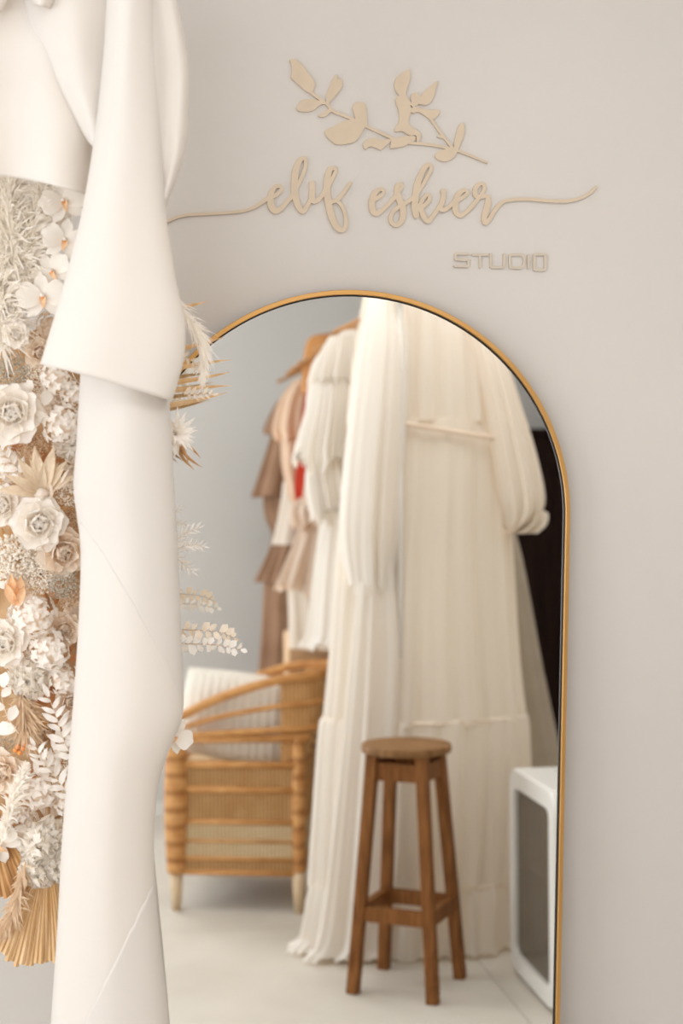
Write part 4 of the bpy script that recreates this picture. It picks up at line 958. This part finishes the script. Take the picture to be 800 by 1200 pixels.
# kraft garment bag low behind the chair
g9 = thing('kraft_bag', (.80, -3.42, 0), 'tan kraft paper bag standing on floor behind the wicker chair', 'bag')
bevel(box(.70, .905, -3.52, -3.33, 0, .98).build('bag_body', 'kraft', g9), .01)
for y in (-3.50, -3.35): MB().tube(catmull([(.75, y, .96), (.755, y, 1.04), (.80, y, 1.07), (.845, y, 1.04), (.85, y, .96)], 5), .004, 6).build('handle', 'stem_tan', g9, True)

# ------------------------------------------------------------------ wicker armchair
ch = thing('wicker_armchair', (0, 0, 0), 'honey brown wicker armchair with curved back and pale feet', 'armchair')
W_, D_ = .58, .50                               # local: x 0 front .. D back, y 0 near side .. -W far side
for y in (-.012, -W_+.012):
    for x in (.02, D_-.02):
        MB().tube([(x, y, 0), (x, y, .15)], [.018, .026], 12).build('leg', 'rattan_pale', ch, True)
for y in (-.012, -W_+.012):
    for x, top in ((.02, .655), (D_-.02, .65)):
        zz = [.14+(top-.14)*k/24 for k in range(25)]
        R2 = [.034+.0018*(k % 2)+.010*math.sin(PI*k/24) for k in range(25)]
        if x > .2: R2 = [r_*.6 for r_ in R2]
        MB().tube([(x, y, z) for z in zz], R2, 14).build('post', 'rattan_wrap', ch, True)
def weavepanel(name, a, b, z0, z1, m, n=60, bul=.0):
    """woven cane panel between two floor points, fine vertical strands as relief"""
    a, b = Vector(a), Vector(b); t = (b-a); nr_ = Vector((-t.y, t.x, 0)).normalized(); V = []; rows = 11
    for i in range(rows):
        z = z0+(z1-z0)*i/(rows-1)
        for j in range(n*2+1):
            s_ = j/(2*n); off = .0035*(1 if (j+i) % 2 else -1)
            V.append(a+t*s_+nr_*off+Vector((0, 0, z)))
    return obj(name, V, grid_faces(rows, n*2+1), m, ch, True)
sides = [((.02, -.002, 0), (D_-.02, -.002, 0)), ((.02, -W_+.002, 0), (D_-.02, -W_+.002, 0)), ((D_-.01, -.01, 0), (D_-.01, -W_+.01, 0)), ((.01, -.01, 0), (.01, -W_+.01, 0))]
for a, b in sides:
    for z0, z1, m in ((.145, .195, 'weave'), (.195, .335, 'weave_pale'), (.335, .455, 'weave'), (.455, .545, 'weave')):
        weavepanel('woven_panel', a, b, z0, z1, m)
    for z, r_ in ((.145, .011), (.197, .008), (.262, .006), (.333, .010), (.452, .013), (.545, .014)):
        MB().tube([Vector(a)+Vector((0, 0, z)), Vector(b)+Vector((0, 0, z))], r_, 8).build('cane_rail', 'rattan', ch, True)
for y in (-.008, -W_+.008): MB().tube([(.0, y, .635), (D_+.02, y, .645)], .015, 10).build('arm_rail', 'rattan', ch, True)
box(.02, D_-.02, -W_+.02, -.02, .50, .54).build('seat', 'weave_pale', ch)
def hoop(z_front, z_back, bulge, ext, sink=0.0):
    P = [(0.0, .004-sink, z_front), (.18, .012-sink, z_front+(z_back-z_front)*.50), (.38, .010-sink, z_front+(z_back-z_front)*.86), (.54+ext*.3, -.06, z_back-.004)]
    P += [(.60+ext, -.17, z_back+.006), (.63+ext, -W_/2, z_back+bulge)]
    return catmull(P+[(x, -W_-y, z) for x, y, z in P[-2::-1]], 10)
h1, h2, h3 = hoop(.70, .878, .022, .0), hoop(.665, .775, .0, -.02, .004), hoop(.64, .68, 0, -.05, .008)
for h, r_ in ((h1, .018), (h2, .010), (h3, .012)): MB().tube(h, r_, 10).build('back_hoop', 'rattan', ch, True)
i0, i1 = 22, len(h1)-23
V = []
for i in range(5):
    t = i/4
    for j in range(i0, i1): V.append(h3[j].lerp(h1[j], t)+Vector((0, 0, .0))+(Vector((.003, 0, 0)) if (i+j) % 2 else Vector((-.003, 0, 0))))
obj('woven_back', V, grid_faces(5, i1-i0), 'weave', ch, True)
V = []
for i in range(9):
    t = i/8
    for j in range(i0, i1):
        p = Vector((D_-.01 if h3[j].x > D_-.01 else h3[j].x, h3[j].y, .54)); V.append(p.lerp(h3[j], t)+(Vector((.003, 0, 0)) if (i+j) % 2 else Vector((-.003, 0, 0))))
obj('woven_back', V, grid_faces(9, i1-i0), 'weave', ch, True)
ch.rotation_euler = (0, 0, rad(15)); ch.location = (.19, -2.78, 0)

# knitted cushion on the chair
cu = thing('knit_cushion', (0, 0, 0), 'cream ribbed knit cushion propped on the wicker armchair', 'cushion')
NU, NV = 56, 40; V = []
for sd in (1, -1):
    for i in range(NV):
        v = i/(NV-1)*2-1
        for j in range(NU):
            u = j/(NU-1)*2-1
            e = max(0, (1-abs(u)**3.2)*(1-abs(v)**3.2))**.55
            rib = .004*math.sin(u*44+1.5*v)*e
            V.append((u*.225*(1-.05*v*v), sd*(.066*e+rib+.002), v*.175*(1-.06*u*u)))
k = NU*NV
obj('cushion_cover', V, [f[::-1] for f in grid_faces(NV, NU)] + [tuple(i+k for i in f) for f in grid_faces(NV, NU)], 'knit', cu, True)
cu.rotation_euler = (rad(-9), rad(8), rad(13)); cu.location = (.455, -2.815, .708)
